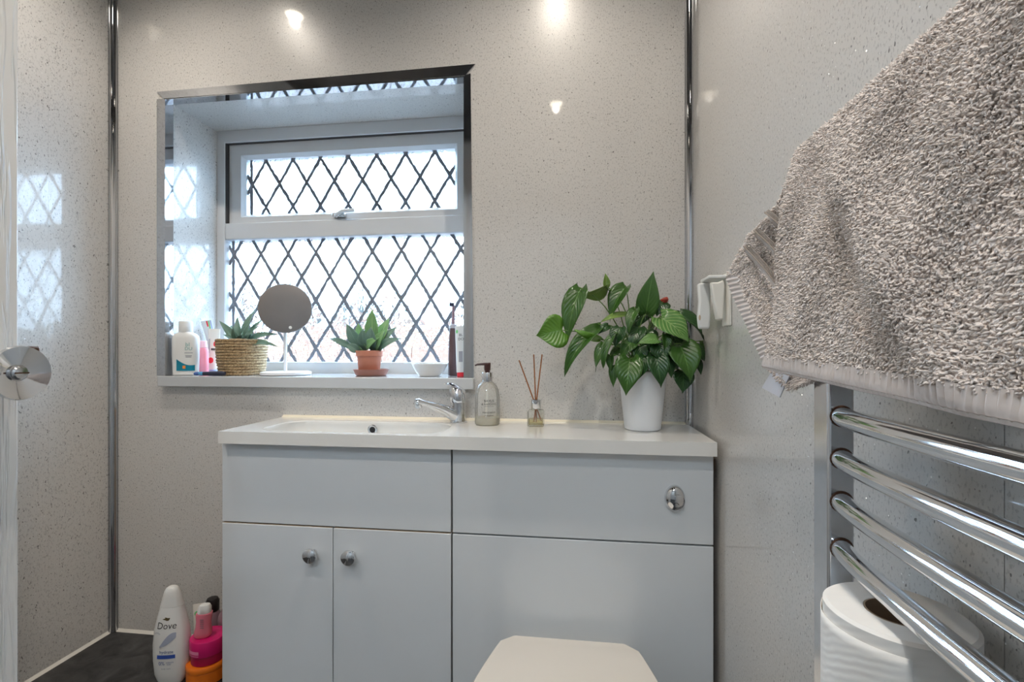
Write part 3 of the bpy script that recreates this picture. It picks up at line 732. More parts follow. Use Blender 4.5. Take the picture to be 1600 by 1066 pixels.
# base u,v, depth ; tip u,v, depth ; width in px ; material ; facing (x, y, z) ; fold ; arch
LV = [
 (879, 516, 1.120, 838, 524, 1.105, 52, 'leaf_light', (.25, -1, .15), .10, .05),
 (905, 449, 1.135, 884, 534, 1.115, 38, 'leaf_mid', (-.5, -1, .35), .25, .10),
 (948, 448, 1.150, 908, 464, 1.130, 30, 'leaf_yellow', (.2, -.6, -.8), .55, .08),
 (947, 449, 1.152, 946, 427, 1.150, 12, 'leaf_yellow', (.3, -.7, -.5), .5, .05),
 (977, 446, 1.150, 951, 500, 1.130, 30, 'leaf_mid', (-.7, -1, .3), .55, .10),
 (934, 506, 1.110, 876, 584, 1.090, 30, 'leaf_mid', (-.5, -1, .5), .35, .20),
 (938, 531, 1.105, 897, 516, 1.090, 14, 'leaf_light', (0, -1, -.5), .2, .05),
 (1009, 491, 1.130, 1021, 423, 1.125, 33, 'leaf_mid', (-.25, -1, .1), .15, .06),
 (992, 481, 1.120, 981, 522, 1.100, 19, 'leaf_mid', (-.6, -1, .4), .35, .15),
 (1034, 494, 1.100, 1079, 534, 1.075, 46, 'leaf_variegated', (.1, -1, .75), .12, .12),
 (1064, 487, 1.125, 1104, 529, 1.110, 32, 'leaf_dark', (.5, -.6, .8), .22, .12),
 (1099, 533, 1.125, 1120, 568, 1.115, 20, 'leaf_mid', (.2, -1, .4), .3, .12),
 (1064, 537, 1.090, 1081, 596, 1.060, 46, 'leaf_mid', (.15, -1, .45), .18, .14),
 (1068, 580, 1.095, 1067, 615, 1.085, 30, 'leaf_dark', (.1, -1, .2), .15, .08),
 (1028, 535, 1.085, 1038, 570, 1.075, 30, 'leaf_dark', (-.1, -1, .5), .25, .12),
 (984, 561, 1.070, 978, 618, 1.050, 40, 'leaf_mid', (-.1, -1, .45), .25, .12),
 (1008, 556, 1.080, 994, 596, 1.065, 25, 'leaf_dark', (-.1, -1, .4), .25, .10),
 (1025, 553, 1.075, 1034, 606, 1.060, 32, 'leaf_dark', (.05, -1, .4), .22, .12),
 (1029, 529, 1.080, 996, 536, 1.070, 22, 'leaf_variegated', (0, -1, .9), .2, .10),
 (1041, 521, 1.085, 1039, 555, 1.075, 17, 'leaf_mid', (.5, -1, .2), .35, .12),
 (960, 519, 1.080, 939, 574, 1.065, 18, 'leaf_mid', (-.8, -1, .3), .5, .15),
 (943, 537, 1.085, 929, 580, 1.075, 16, 'leaf_mid', (-.6, -1, .3), .4, .12),
 (959, 571, 1.095, 958, 606, 1.090, 14, 'leaf_mid', (-.2, -1, .2), .35, .06),
 (953, 555, 1.090, 954, 582, 1.085, 12, 'leaf_mid', (-.3, -1, .3), .3, .10),
 (969, 511, 1.090, 960, 542, 1.080, 26, 'leaf_dark', (-.3, -1, .6), .25, .12),
 (951, 508, 1.110, 934, 523, 1.100, 13, 'leaf_dark', (-.3, -1, .4), .3, .10),
 (983, 490, 1.135, 938, 501, 1.115, 16, 'leaf_yellow', (-.1, -.8, .9), .25, .10),
 (1043, 560, 1.090, 1050, 591, 1.085, 17, 'leaf_dark', (.2, -1, .3), .3, .10),
 (1089, 561, 1.120, 1096, 586, 1.115, 13, 'leaf_dark', (.3, -1, .2), .2, .08),
 (1036, 472, 1.140, 1026, 494, 1.125, 26, 'leaf_dark', (-.2, -1, .4), .2, .10),
 (1083, 540, 1.110, 1102, 564, 1.105, 22, 'leaf_dark', (.3, -1, .4), .25, .10),
 (998, 510, 1.115, 985, 545, 1.095, 30, 'leaf_dark', (-.3, -1, .6), .2, .12),
 (1012, 515, 1.110, 1015, 548, 1.090, 28, 'leaf_dark', (0, -1, .6), .2, .12),
 (990, 530, 1.105, 968, 562, 1.085, 24, 'leaf_mid', (-.4, -1, .6), .2, .12),
 (1050, 520, 1.120, 1062, 555, 1.100, 28, 'leaf_dark', (.2, -1, .5), .2, .12),
 (1000, 540, 1.095, 1003, 572, 1.085, 24, 'leaf_dark', (0, -1, .4), .2, .10),
 (975, 540, 1.110, 950, 560, 1.100, 18, 'leaf_mid', (-.4, -1, .5), .25, .12),
 (1045, 545, 1.105, 1060, 578, 1.095, 24, 'leaf_dark', (.2, -1, .4), .2, .10),
 (1010, 480, 1.160, 990, 515, 1.150, 30, 'leaf_dark', (-.2, -1, .6), .2, .12),
 (1050, 490, 1.165, 1075, 520, 1.160, 30, 'leaf_dark', (.4, -1, .5), .2, .12),
 (1015, 520, 1.185, 1030, 500, 1.195, 28, 'leaf_mid', (0, .5, 1), .2, .12),
 (990, 525, 1.180, 960, 535, 1.200, 28, 'leaf_mid', (-.5, .2, 1), .2, .12),
]
root = Vector((px_, py_, ZW + .125))
for i, (bu, bv, by, tu, tv, ty2, wpx, mt, fc, fo, ar) in enumerate(LV):
    b3 = PY(bu, bv, by); t3_ = PY(tu, tv, ty2); wid = wpx * (by * .98) / F
    lf = leaf_obj(b3, t3_, wid * 1.08, fc, mt, PP, fo, ar, .09 + (.10 if wpx > 39 else 0), curl=random.uniform(-1, 1))
    r0 = root + Vector((random.uniform(-.025, .025), random.uniform(-.025, .02), 0))
    mid = (r0 + b3) / 2 + Vector((0, 0, .02 + .25 * max(0, b3.z - r0.z))); BASE[lf.name] = (0, 0, 0)
    mid.x = r0.x + (b3.x - r0.x) * .35
    G().tube(bez(r0, mid, b3, 9), .0013, 6).build('stem', 'stem_green', PP)
fc_ = PY(1037, 470, 1.150)
G().loft([[(fc_.x + r * math.cos(a) + dx, fc_.y + r * .8 * math.sin(a), fc_.z + z) for a in [2 * math.pi * k / 14 for k in range(14)]] for r, z, dx in ((.003, -.010, -.003), (.009, -.004, 0), (.0095, .003, .002), (.006, .007, .004), (.001, .009, .007))]).build('flower', 'flower_red', PP)
G().tube(bez(root, root + Vector((.02, .03, .06)), fc_ - Vector((0, 0, .009))), .0014, 6).build('flower_stem', 'stem_brown', PP)

# ------------------------------------------------------------------ sill: basket with aloe
SZ = OZ0
kx, ky = -.990, 1.312
BK = thing('basket_aloe', 'spiky aloe in a round woven seagrass basket on the sill', 'potted plant', (kx, ky, SZ))
bk = BK
rows_n = 13; hb = .107
def rb(z): return .0575 + .0085 * math.sin(min(1, z / hb * 1.15) * math.pi / 2)
for k in range(rows_n):                              # each coil of rope
    z = SZ + .0046 + k * (hb - .009) / (rows_n - 1); R = rb(z - SZ); pts = []
    g = G(); seg = 64; lo = []
    for i in range(seg):
        a = 2 * math.pi * i / seg; tw = .0006 * math.sin(a * 21 + k * 1.7) + .0004 * math.sin(a * 9 + k)
        c = Vector((kx + (R + tw) * math.cos(a), ky + (R + tw) * math.sin(a), z + .0007 * math.sin(a * 5 + k * 2.1) * (0 if k == 0 else 1)))
        lo.append([c + (Vector((math.cos(a), math.sin(a), 0)) * math.cos(q) + Vector((0, 0, 1)) * math.sin(q)) * (.0045 + .0006 * math.sin(a * 42 + q * 2)) for q in [2 * math.pi * j / 8 for j in range(8)]])
    lo.append(lo[0]); g.loft(lo, False, False).build('rope_coil', 'woven_seagrass', bk)
G().lathe([(.001, SZ + .0006), (.055, SZ + .0006), (.062, SZ + .090), (.050, SZ + .094), (.0005, SZ + .097)], (kx, ky), 32).build('soil', 'soil', bk)
c0 = Vector((kx, ky, SZ + .092))
ATAB = [(0, .9), (.15, 1.0), (.35, .9), (.6, .65), (.8, .38), (1, 0)]
for (u, v, y, wpx) in ((342, 500, 1.29, 13), (350, 522, 1.27, 13), (356, 530, 1.25, 12), (369, 493, 1.33, 12), (395, 483, 1.33, 14), (409, 496, 1.35, 11), (402, 508, 1.31, 11), (430, 519, 1.30, 15), (430, 537, 1.27, 13), (362, 512, 1.26, 13), (384, 505, 1.27, 14), (376, 520, 1.245, 13), (392, 518, 1.25, 12), (358, 505, 1.36, 12)):
    tp = PY(u, v, y); bs = c0 + Vector(((tp.x - c0.x) * .12, (tp.y - c0.y) * .15, random.uniform(-.002, .004)))
    leaf_obj(bs, tp, wpx * 1.42 / F * 1.15, (0.05, -.75, .65), 'aloe_green', BK, fold=.45, arch=.16, lobe=0, table=ATAB, name='aloe_leaf', nu=6, nv=9)

# ------------------------------------------------------------------ sill: round mirror on a stand
mx, my = -.846, 1.310
MR = thing('vanity_mirror', 'round grey vanity mirror on a slim white stand', 'mirror', (mx, my, SZ))
G().lathe([(.066, SZ + .0004), (.070, SZ + .002), (.070, SZ + .008), (.068, SZ + .010), (.0005, SZ + .010)], (mx, my), 48).build('stand_base', 'stand_white', MR)
pc = PY(449, 560, my + .01)
G().tube([(pc.x, my, SZ + .0102), (pc.x, my, SZ + .17)], .0050, 14).build('stand_pole', 'stand_white', MR)
dc = PY(446, 482, my - .010); nv_ = Vector((.55, -1, .10)).normalized(); sd_ = nv_.cross(Vector((0, 0, 1))).normalized(); up_ = sd_.cross(nv_)
def disc(prof, c, seg=48):
    return G().loft([[c + nv_ * h + (sd_ * math.cos(2 * math.pi * k / seg) + up_ * math.sin(2 * math.pi * k / seg)) * r for k in range(seg)] for r, h in prof])
disc(((.0715, -.006), (.0735, -.004), (.0735, .002), (.0725, .0035), (.062, .0060), (.030, .0075), (.001, .008)), dc).build('mirror_head', 'mirror_back', MR)
disc(((.0045, .0065), (.0045, .0085), (.001, .009)), dc + up_ * -.058 + sd_ * -.014 - nv_ * .0018, 16).build('release_button', 'mirror_mark', MR)

# ------------------------------------------------------------------ sill: small plant in terracotta pot
qx, qy = -.583, 1.305
LP = thing('terracotta_pot_plant', 'small leafy green plant in a terracotta pot with saucer', 'potted plant', (qx, qy, SZ))
sc_ = PY(580, 580, qy).x
G().lathe([(.040, SZ + .0004), (.043, SZ + .002), (.050, SZ + .017), (.0505, SZ + .019), (.048, SZ + .019), (.042, SZ + .006), (.0005, SZ + .005)], (sc_, qy), 40).build('saucer', 'terracotta_dark', LP)
G().lathe([(.028, SZ + .0062), (.0295, SZ + .008), (.0345, SZ + .056), (.0375, SZ + .057), (.0385, SZ + .072), (.0365, SZ + .073), (.034, SZ + .066)], (qx, qy), 40, cap1=False).build('pot', 'terracotta', LP)
G().lathe([(.0345, SZ + .060), (.0342, SZ + .066), (.0005, SZ + .068)], (qx, qy), 28, cap0=False).build('soil', 'soil', LP)
LT = [(0, .28), (.15, .38), (.35, .85), (.5, 1), (.65, .92), (.8, .6), (.92, .25), (1, 0)]
for (bu, tu, tv, y, wpx, mt, ar) in ((583, 581, 483, 1.30, 19, 'lily_green', .03), (566, 541, 506, 1.29, 15, 'lily_blue_green', .10), (564, 512, 525, 1.29, 9, 'lily_blue_green', .35), (585, 618, 509, 1.32, 12, 'lily_blue_green', .15),
                                 (586, 621, 526, 1.29, 12, 'lily_blue_green', .35), (565, 541, 538, 1.28, 12, 'lily_blue_green', .12), (585, 607, 496, 1.33, 16, 'lily_green', .08), (570, 586, 527, 1.27, 13, 'lily_green', .30),
                                 (584, 597, 517, 1.28, 15, 'lily_green', .20), (568, 559, 505, 1.31, 15, 'lily_green', .08), (570, 566, 514, 1.28, 15, 'lily_blue_green', .15), (582, 578, 512, 1.275, 18, 'lily_blue_green', .15), (572, 552, 515, 1.33, 14, 'lily_green', .12)):
    bs = PY(bu, 552, qy - .004 + random.uniform(-.006, .01)); bs.z = SZ + .066
    leaf_obj(bs, PY(tu, tv, y), wpx * 1.36 / F * 1.2, (0, -1, .45), mt, LP, fold=.30, arch=ar, lobe=0, table=LT, nu=6, nv=11)

# ------------------------------------------------------------------ sill: oval dish
ox, oy_ = -.400, 1.298
g = G(); lo = []
for a, b_, z in ((.026, .020, .0005), (.030, .023, .001), (.042, .032, .016), (.0505, .040, .033), (.0525, .0415, .0355), (.050, .039, .0355), (.040, .031, .018), (.028, .020, .007), (.001, .001, .006)):
    lo.append(sellipse(ox, oy_, SZ + z, a, b_, .15, 36, 2.2))
g.loft(lo); tag(g.build('soap_dish', 'ceramic_white'), 'small white oval ceramic dish on the sill', 'dish')

# ------------------------------------------------------------------ sill: electric toothbrush
bx_, by_ = -.3415, 1.335
TB = thing('electric_toothbrush', 'dark electric toothbrush standing at the right end of the sill', 'toothbrush', (bx_, by_, SZ))
G().lathe([(.0135, SZ + .0004), (.0145, SZ + .002), (.0140, SZ + .040), (.0130, SZ + .095), (.0105, SZ + .132), (.0085, SZ + .140)], (bx_, by_), 24).build('handle', 'brush_dark', TB)
G().lathe([(.0125, SZ + .1375), (.0105, SZ + .146), (.005, SZ + .150)], (bx_, by_), 20).build('collar', 'brush_grey', TB)
nh_ = G().tube([(bx_, by_, SZ + .150), (bx_ + .001, by_, SZ + .18), (bx_ + .001, by_, SZ + .205), (bx_ - .002, by_ - .001, SZ + .209)], [.0052, .0042, .0036, .004], 12).build('brush_neck', 'plastic_mauve', TB)
G().tube([(bx_ + .003, by_, SZ + .206), (bx_ - .010, by_ - .001, SZ + .207)], [.0060, .0058], 14).build('brush_head', 'plastic_navy', TB)

# ------------------------------------------------------------------ tubes of toothpaste
def tube_obj(name, label, base, top, w_, mat, capmat, face, capdown=True, cap_h=.012, group=None):
    base, top, face = Vector(base), Vector(top), Vector(face)
    ax = (top - base); L = ax.length; ax.normalize(); nr = (face - ax * face.dot(ax)).normalized(); sd = nr.cross(ax) * -1
    t = thing(name, label, 'toothpaste', base, group)
    lo = []
    for k in range(8):
        f = k / 7; th = (w_ * .36) * (1 - f) ** .7 + .0008
        lo.append([base + ax * (cap_h + (L - cap_h) * f) + sd * (w_ * .5 * (.86 + .14 * f) * math.cos(q)) + nr * (th * math.sin(q)) for q in [2 * math.pi * j / 20 for j in range(20)]])
    G().loft(lo).build('tube', mat, t)
    G().loft([[base + ax * h + sd * (w_ * .40 * r * math.cos(q)) + nr * (w_ * .36 * r * math.sin(q)) for q in [2 * math.pi * j / 20 for j in range(20)]] for h, r in ((.0, .92), (.001, 1), (cap_h - .0005, 1.0))]).build('cap', capmat, t)
    fn = lambda x, y: tuple(base + ax * (cap_h + y * (L - cap_h)) + sd * x + nr * (math.sqrt(max(0, 1 - (2 * x / w_) ** 2)) * (w_ * .36 * (1 - y) ** .7 + .0008) + .0006))
    return t, fn, L
def patch(fn, x0, x1, y0, y1, mat, parent, name='print', n=8, shape=None):
    rows = []
    for i in range(n + 1):
        y = y0 + (y1 - y0) * i / n; a, b_ = x0, x1
        if shape: a, b_ = shape(i / n, x0, x1)
        rows.append([fn(a + (b_ - a) * j / n, y) for j in range(n + 1)])
    return G().grid(rows).build(name, mat, parent, smooth=False, fix=False)
ell = lambda t, a, b_: ((a + b_) / 2 - (b_ - a) / 2 * math.sqrt(max(0, 1 - (2 * t - 1) ** 2)) - 1e-5, (a + b_) / 2 + (b_ - a) / 2 * math.sqrt(max(0, 1 - (2 * t - 1) ** 2)) + 1e-5)
p0 = PY(721, 586, 1.272)
tb, fn, L = tube_obj('toothpaste_tube', 'white toothpaste tube with red cap leaning by the dark toothbrush', (p0.x, 1.272, SZ + .0005), (p0.x - .006, 1.280, SZ + .141), .031, 'tube_white', 'print_red', (-.2, -1, 0))
patch(fn, -.012, -.005, .84, .92, 'tube_green', tb, 'logo', shape=ell)
text('BL', .011, lambda x, y: fn(x + .004, .80 + y / L), 'print_dark', tb); text('DO', .011, lambda x, y: fn(x + .004, .71 + y / L), 'print_dark', tb)
patch(fn, -.002, .009, .22, .45, 'print_grey', tb, 'print')

# pink strawberry tube and leaning tube in the left corner
p1 = PY(333, 584, 1.372)
tb, fn, L = tube_obj('toothpaste_tube', 'white tube printed with red strawberries beside the basket', (p1.x, 1.372, SZ + .0005), (p1.x + .001, 1.376, SZ + .143), .034, 'plastic_offwhite', 'plastic_lilac', (.55, -1, 0))
patch(fn, .000, .013, .55, .70, 'print_red', tb, 'strawberry', shape=ell); patch(fn, -.013, .002, .15, .30, 'print_red', tb, 'strawberry', shape=ell)
patch(fn, -.006, .013, .47, .52, 'print_dark', tb, 'print'); patch(fn, -.013, -.010, .4, .75, 'print_grey', tb, 'print')
p2 = PY(329, 580, 1.395)
tb, fn, L = tube_obj('toothpaste_tube', 'pale blue tube leaning into the corner behind the pink bottle', (-1.140, 1.410, SZ + .0005), tuple(PY(322, 501, 1.366)), .030, 'tube_white', 'stand_white', (.6, -1, .1))
patch(fn, .004, .007, .70, .99, 'tube_green', tb, 'stripe'); patch(fn, -.001, .003, .88, .99, 'print_red', tb, 'stripe'); patch(fn, .009, .013, .72, .99, 'plastic_lilac', tb, 'stripe')

# ------------------------------------------------------------------ white lotion bottle
wx_, wy_ = -1.1300, 1.258
WB = thing('lotion_bottle', 'white lotion bottle with teal wave label at left end of sill', 'bottle', (wx_, wy_, SZ))
rt = math.radians(14)
G().loft([sellipse(wx_, wy_, SZ + z, a, b_, rt, 36, 2.8) for z, a, b_ in ((.0004, .030, .018), (.003, .0325, .021), (.060, .0345, .022), (.108, .0350, .0215), (.116, .033, .020), (.122, .027, .018), (.126, .0185, .0165), (.128, .016, .016))]).build('bottle', 'plastic_white', WB)
G().lathe([(.0175, SZ + .1265), (.0180, SZ + .128), (.0180, SZ + .156), (.0165, SZ + .159), (.0005, SZ + .159)], (wx_, wy_), 32).build('cap', 'plastic_white', WB)
def wb(x, y):
    q = max(0.0, 1 - (abs(x) / .0350) ** 2.8) ** (1 / 2.8) * .0222 + .0006
    return (wx_ + x * math.cos(rt) + q * math.sin(rt), wy_ + x * math.sin(rt) - q * math.cos(rt), SZ + y)
rows = []
for i in range(11):
    x = -.014 + .046 * i / 10; t = i / 10
    rows.append([wb(x, .014 + (.048 - .018 * math.sin(t * 1.9) - .014) * j / 4) for j in range(5)])
G().grid(rows).build('label', 'label_teal', WB, smooth=False, fix=False)
patch(lambda x, y: (Vector(wb(x, y)) + Vector((.0001, -.0004, 0))), .003, .011, .020, .029, 'label_orange', WB, 'label_square', n=2)
text('bl', .016, lambda x, y: wb(x + .016, y + .090), 'print_green', WB); text('DU', .013, lambda x, y: wb(x + .018, y + .078), 'print_green', WB)
for z, hw_ in ((.066, .010), (.058, .008), (.054, .007)):
    patch(wb, .018 - hw_, .018 + hw_, z - .0009, z + .0009, 'print_grey', WB, 'print', n=3)

# pink bottle
kx_, ky_ = -1.1345, 1.327
PB = thing('pink_bottle', 'small translucent pink bottle between white bottle and strawberry tube', 'bottle', (kx_, ky_, SZ))
G().loft([sellipse(kx_, ky_, SZ + z, a, a * .8, 0, 24, 2.6) for z, a in ((.0004, .015), (.002, .0165), (.074, .0165), (.080, .0145), (.0815, .012))]).build('bottle', 'plastic_pink_clear', PB)
G().loft([sellipse(kx_, ky_, SZ + z, a, a * .85, 0, 24, 2.4) for z, a in ((.082, .0115), (.083, .0125), (.101, .0122), (.103, .011))]).build('cap', 'plastic_pink_pale', PB)
# pen-like razor lying on the sill
ra, rb_ = PY(303, 582, 1.226), PY(352, 578, 1.240)
ra.z = SZ + .0062; rb_.z = SZ + .0072
RZ = thing('razor_handle', 'dark blue razor handle lying in front of the white bottle', 'razor', (ra.x, ra.y, SZ))
dv = rb_ - ra
G().tube([ra + dv * t for t in (.30, .45, .7, .9, 1.0)], [.0054, .0060, .0068, .0066, .005], 12).build('grip', 'plastic_navy', RZ)
G().tube([ra + dv * t for t in (.17, .22, .30)], [.0050, .0058, .0054], 12).build('collar', 'plastic_sky', RZ)
G().tube([ra + dv * t for t in (0, .03, .1, .17)], [.0020, .0044, .0054, .0050], 12).build('tip', 'plastic_blue', RZ)

# ------------------------------------------------------------------ bottles on the ledge
dx0, dy0 = -.985, 1.060
rt2 = math.radians(12)
c_ = PY(267, 1000, dy0); dx0 = c_.x + .004
DB = thing('body_wash_bottle', 'tall white curved body wash bottle with dark lettering on the ledge', 'bottle', (dx0, dy0, LZ))
TABW = [(0, .0270), (.02, .0300), (.10, .0375), (.25, .0410), (.42, .0415), (.56, .0385), (.68, .0325), (.78, .0265), (.80, .0258)]
TABD = [(0, .020), (.1, .0235), (.3, .0255), (.5, .0245), (.68, .0210), (.80, .0175)]
hB = .237
lo = [sellipse(dx0, dy0, LZ + .0004 + hB * t, interp(TABW, t), interp(TABD, t), rt2, 40, 2.5) for t in [0, .005, .02, .06, .10, .18, .25, .33, .42, .49, .56, .62, .68, .73, .78, .80]]
G().loft(lo).build('bottle', 'plastic_white', DB)
lo = [sellipse(dx0, dy0, LZ + .0004 + hB * t, a, b_, rt2, 36, 2.4) for t, a, b_ in ((.8025, .0256, .0175), (.85, .0228, .0165), (.90, .0200, .0150), (.95, .0165, .0130), (.98, .0125, .0100), (.995, .007, .006), (1.0, .001, .001))]
G().loft(lo).build('cap', 'plastic_white', DB)
def db(x, y):
    t = max(0, min(.8, y / hB)); a, b_ = interp(TABW, t), interp(TABD, t)
    q = max(0.0, 1 - (abs(x) / a) ** 2.5) ** (1 / 2.5) * b_ + .0006
    return (dx0 + x * math.cos(rt2) + q * math.sin(rt2), dy0 + x * math.sin(rt2) - q * math.cos(rt2), LZ + y)
text('Dove', .0225, lambda x, y: db(x - .001, y + .148), 'print_dark', DB, sx=.92)
# bird emblem: body, wing and tail
bird = [(-.010, -.0005), (-.006, .0012), (-.0035, .0012), (-.0045, .0040), (-.001, .0038), (.003, .0022), (.0062, .0030), (.0080, .0018), (.0068, -.0010), (.0045, -.0036), (.0005, -.0040), (-.0035, -.0022), (-.0065, -.0016)]
G().add([db(x - .0005, y + .1645) for x, y in bird], [tuple(range(len(bird)))]).build('bird_emblem', 'print_gold', DB, smooth=False, fix=False)
g = G()
for r in (.0075, .0048):
    g.grid([[db(-.022 + (r + k) * math.cos(math.radians(a)), .127 + (r + k) * .75 * math.sin(math.radians(a))) for a in range(10, 171, 16)] for k in (0, .0009)])
g.build('badge', 'print_grey', DB, smooth=False, fix=False)
rows = []
for i in range(13):
    t = i / 12; x = -.016 + .038 * t
    up_y = .098 + .034 * math.sin(t * 1.75) ; dn = .098 + .022 * t ** 1.4 - .002 * math.sin(t * 3.1)
    rows.append([db(x, dn + (max(up_y, dn + .0002) - dn) * j / 4) for j in range(5)])
G().grid(rows).build('cream_swoosh', 'swoosh_blue', DB, smooth=False, fix=False)
text('hydrate', .0105, lambda x, y: db(x + .001, y + .086), 'print_blue', DB)
patch(db, -.021, .021, .070, .079, 'label_blue', DB, 'label_band')
text('0%', .0125, lambda x, y: db(x - .010, y + .058), 'print_blue', DB); text('sulphate', .0052, lambda x, y: db(x + .009, y + .0605), 'print_blue', DB); text('SLES', .0050, lambda x, y: db(x + .007, y + .0555), 'print_blue', DB)
text('body wash', .0050, lambda x, y: db(x, y + .045), 'print_grey', DB)

# orange tub, then the pink tub on it, then the pink roll-on on that
ux, uy = PY(324, 1000, 1.085).x, 1.085
OT = thing('orange_tub', 'orange round tub under the magenta tub on the ledge', 'tub', (ux, uy, LZ))
G().lathe([(.043, LZ + .0004), (.045, LZ + .002), (.045, LZ + .030), (.044, LZ + .031)], (ux, uy), 40).build('jar', 'plastic_orange', OT)
G().lathe([(.0455, LZ + .0315), (.046, LZ + .0325), (.046, LZ + .0425), (.044, LZ + .0455), (.038, LZ + .0460), (.0005, LZ + .0460)], (ux, uy), 40).build('lid', 'plastic_orange', OT)
mz = LZ + .0462
mxx = ux + .003
MT = thing('magenta_tub', 'magenta round tub stacked on the orange tub', 'tub', (mxx, uy, mz))
G().lathe([(.036, mz + .0002), (.0375, mz + .002), (.0375, mz + .022), (.037, mz + .023)], (mxx, uy), 40).build('jar', 'plastic_crimson', MT)
G().lathe([(.0400, mz + .0235), (.0405, mz + .0245), (.0405, mz + .056), (.039, mz + .0595), (.036, mz + .0605), (.034, mz + .0600), (.0005, mz + .0600)], (mxx, uy), 48).build('lid', 'plastic_magenta', MT)
wrp = wrapx(mxx, uy, .0410, mz + .0, math.radians(-18))
patch(wrp, -.014, .020, .032, .040, 'label_pink', MT, 'print'); patch(wrp, -.014, .020, .0275, .0295, 'label_pink', MT, 'print'); patch(wrp, -.026, -.018, .030, .038, 'label_pink', MT, 'print')
rz_ = mz + .0607
rx_, ry_ = PY(317, 960, 1.075).x, 1.075
RO = thing('roll_on_deodorant', 'pink roll-on deodorant with white cap standing on the magenta tub', 'deodorant', (rx_, ry_, rz_))
ax = Vector((.07, 0, 1)).normalized()
def lean(z, a, b_, e=2.2):
    return [(x + (z) * .07, y, rz_ + z) for x, y, _ in sellipse(rx_, ry_, 0, a, b_, .3, 28, e)]
G().loft([lean(z, a, b_) for z, a, b_ in ((.0004, .0165, .0120), (.004, .0195, .014), (.014, .0200, .0145), (.026, .0175, .013), (.040, .0170, .013), (.056, .0190, .014), (.060, .0185, .0135))]).build('bottle', 'plastic_pink', RO)
G().loft([lean(z, a, b_) for z, a, b_ in ((.0602, .0150, .0115), (.061, .0158, .0120), (.074, .0150, .0115), (.080, .0115, .009), (.0825, .005, .004), (.083, .001, .001))]).build('cap', 'plastic_white', RO)
g = G()
for k in range(5): g.grid([[(rx_ + .003 + x + .028 * .07, ry_ - .0150 + abs(x) * .12, rz_ + .048 - k * .005 + h) for x in (0, .003, .006, .009)] for h in (0, .002)])
g.build('print', 'plastic_mauve', RO, smooth=False, fix=False)
# things standing behind them
bx2, by2 = PY(329, 950, 1.165).x, 1.172
BB = thing('black_capped_bottle', 'bottle with round black cap behind the pink roll-on', 'bottle', (bx2, by2, LZ))
zt = PY(329, 934, by2).z - LZ
G().lathe([(.018, LZ + .0004), (.019, LZ + .002), (.019, LZ + zt - .045), (.016, LZ + zt - .035)], (bx2, by2), 28).build('bottle', 'plastic_mauve', BB)
G().lathe([(.0155, LZ + zt - .0345), (.0165, LZ + zt - .033), (.0165, LZ + zt - .008), (.013, LZ + zt - .001), (.0005, LZ + zt)], (bx2, by2), 28).build('cap', 'plastic_black', BB)
gx2, gy2 = PY(304, 975, 1.160).x, 1.172
zt = PY(300, 946, gy2).z - LZ
tb, fn, L = tube_obj('cream_tube', 'cream tube with green print behind the white body wash', (gx2 + .012, gy2, LZ + .0005), (gx2 - .003, gy2 + .012, LZ + zt), .040, 'plastic_offwhite', 'plastic_offwhite', (.3, -1, 0))
tb['category'] = 'tube'
patch(fn, -.014, .014, .72, .86, 'tube_green', tb, 'print', shape=ell)
cx2, cy2 = PY(347, 960, 1.130).x, 1.150
CL = thing('clear_bottle', 'clear ribbed plastic bottle against the side of the basin unit', 'bottle', (cx2, cy2, LZ))
zt = PY(345, 932, cy2).z - LZ
G().loft([sellipse(cx2, cy2, LZ + .0004 + z, r, r, 0, 28, 2.0) for z, r in [(0, .020), (.003, .022)] + [(.01 + (zt - .06) * k / 14, .022 + (.0009 if k % 2 else 0)) for k in range(15)] + [(zt - .040, .018), (zt - .028, .011)]]).build('bottle', 'plastic_mauve', CL)
G().lathe([(.0120, LZ + zt - .027), (.0125, LZ + zt - .026), (.0100, LZ + zt - .004), (.001, LZ + zt)], (cx2, cy2), 24).build('cap', 'plastic_white', CL)

# ------------------------------------------------------------------ white holder on the right wall
HK = thing('wall_holder', 'white plastic two-pronged holder stuck to the right wall above the plant', 'wall holder', (XR, .97, 1.06))
def slab(pts, y0, y1, name, mat, parent, bevel=.003):
    n = len(pts); g = G(); g.add([(x, y0, z) for x, z in pts] + [(x, y1, z) for x, z in pts], [tuple(range(n)), tuple(reversed(range(n, 2 * n)))] + [(i, i + n, (i + 1) % n + n, (i + 1) % n) for i in range(n)])
    return g.build(name, mat, parent, bevel=bevel, seg=3)
def hp_(u, v, y): p = PY(u, v, y); return (p.x, p.z)
slab([hp_(u, v, .990) for u, v in ((1091, 443), (1100, 441), (1111, 441), (1110.5, 470), (1111.5, 490), (1109, 514), (1093, 514), (1091, 495), (1093, 470))], .990, 1.006, 'front_prong', 'plastic_white', HK, .004)
slab([hp_(u, v, .945) for u, v in ((1111, 441), (1122, 441), (1131, 437), (1133, 445), (1130, 500), (1121, 500), (1115, 470))], .945, .960, 'rear_prong', 'plastic_offwhite', HK, .003)
slab([(.262, 1.1615), (.2985, 1.1615), (.2985, 1.168), (.262, 1.168)], .946, 1.005, 'bridge', 'plastic_white', HK, .002)
G().box(.2950, .2998, .930, .975, 1.070, 1.172).build('wall_plate', 'plastic_offwhite', HK, bevel=.002)
c = PY(1093.5, 496.5, .989)
G().loft([[(c.x + .0022 * r * math.cos(t), .9895 - h, c.z + .0055 * r * math.sin(t)) for t in [2 * math.pi * k / 16 for k in range(16)]] for r, h in ((1, 0), (.9, .0008), (.02, .001))]).build('mark', 'carcass_edge', HK)

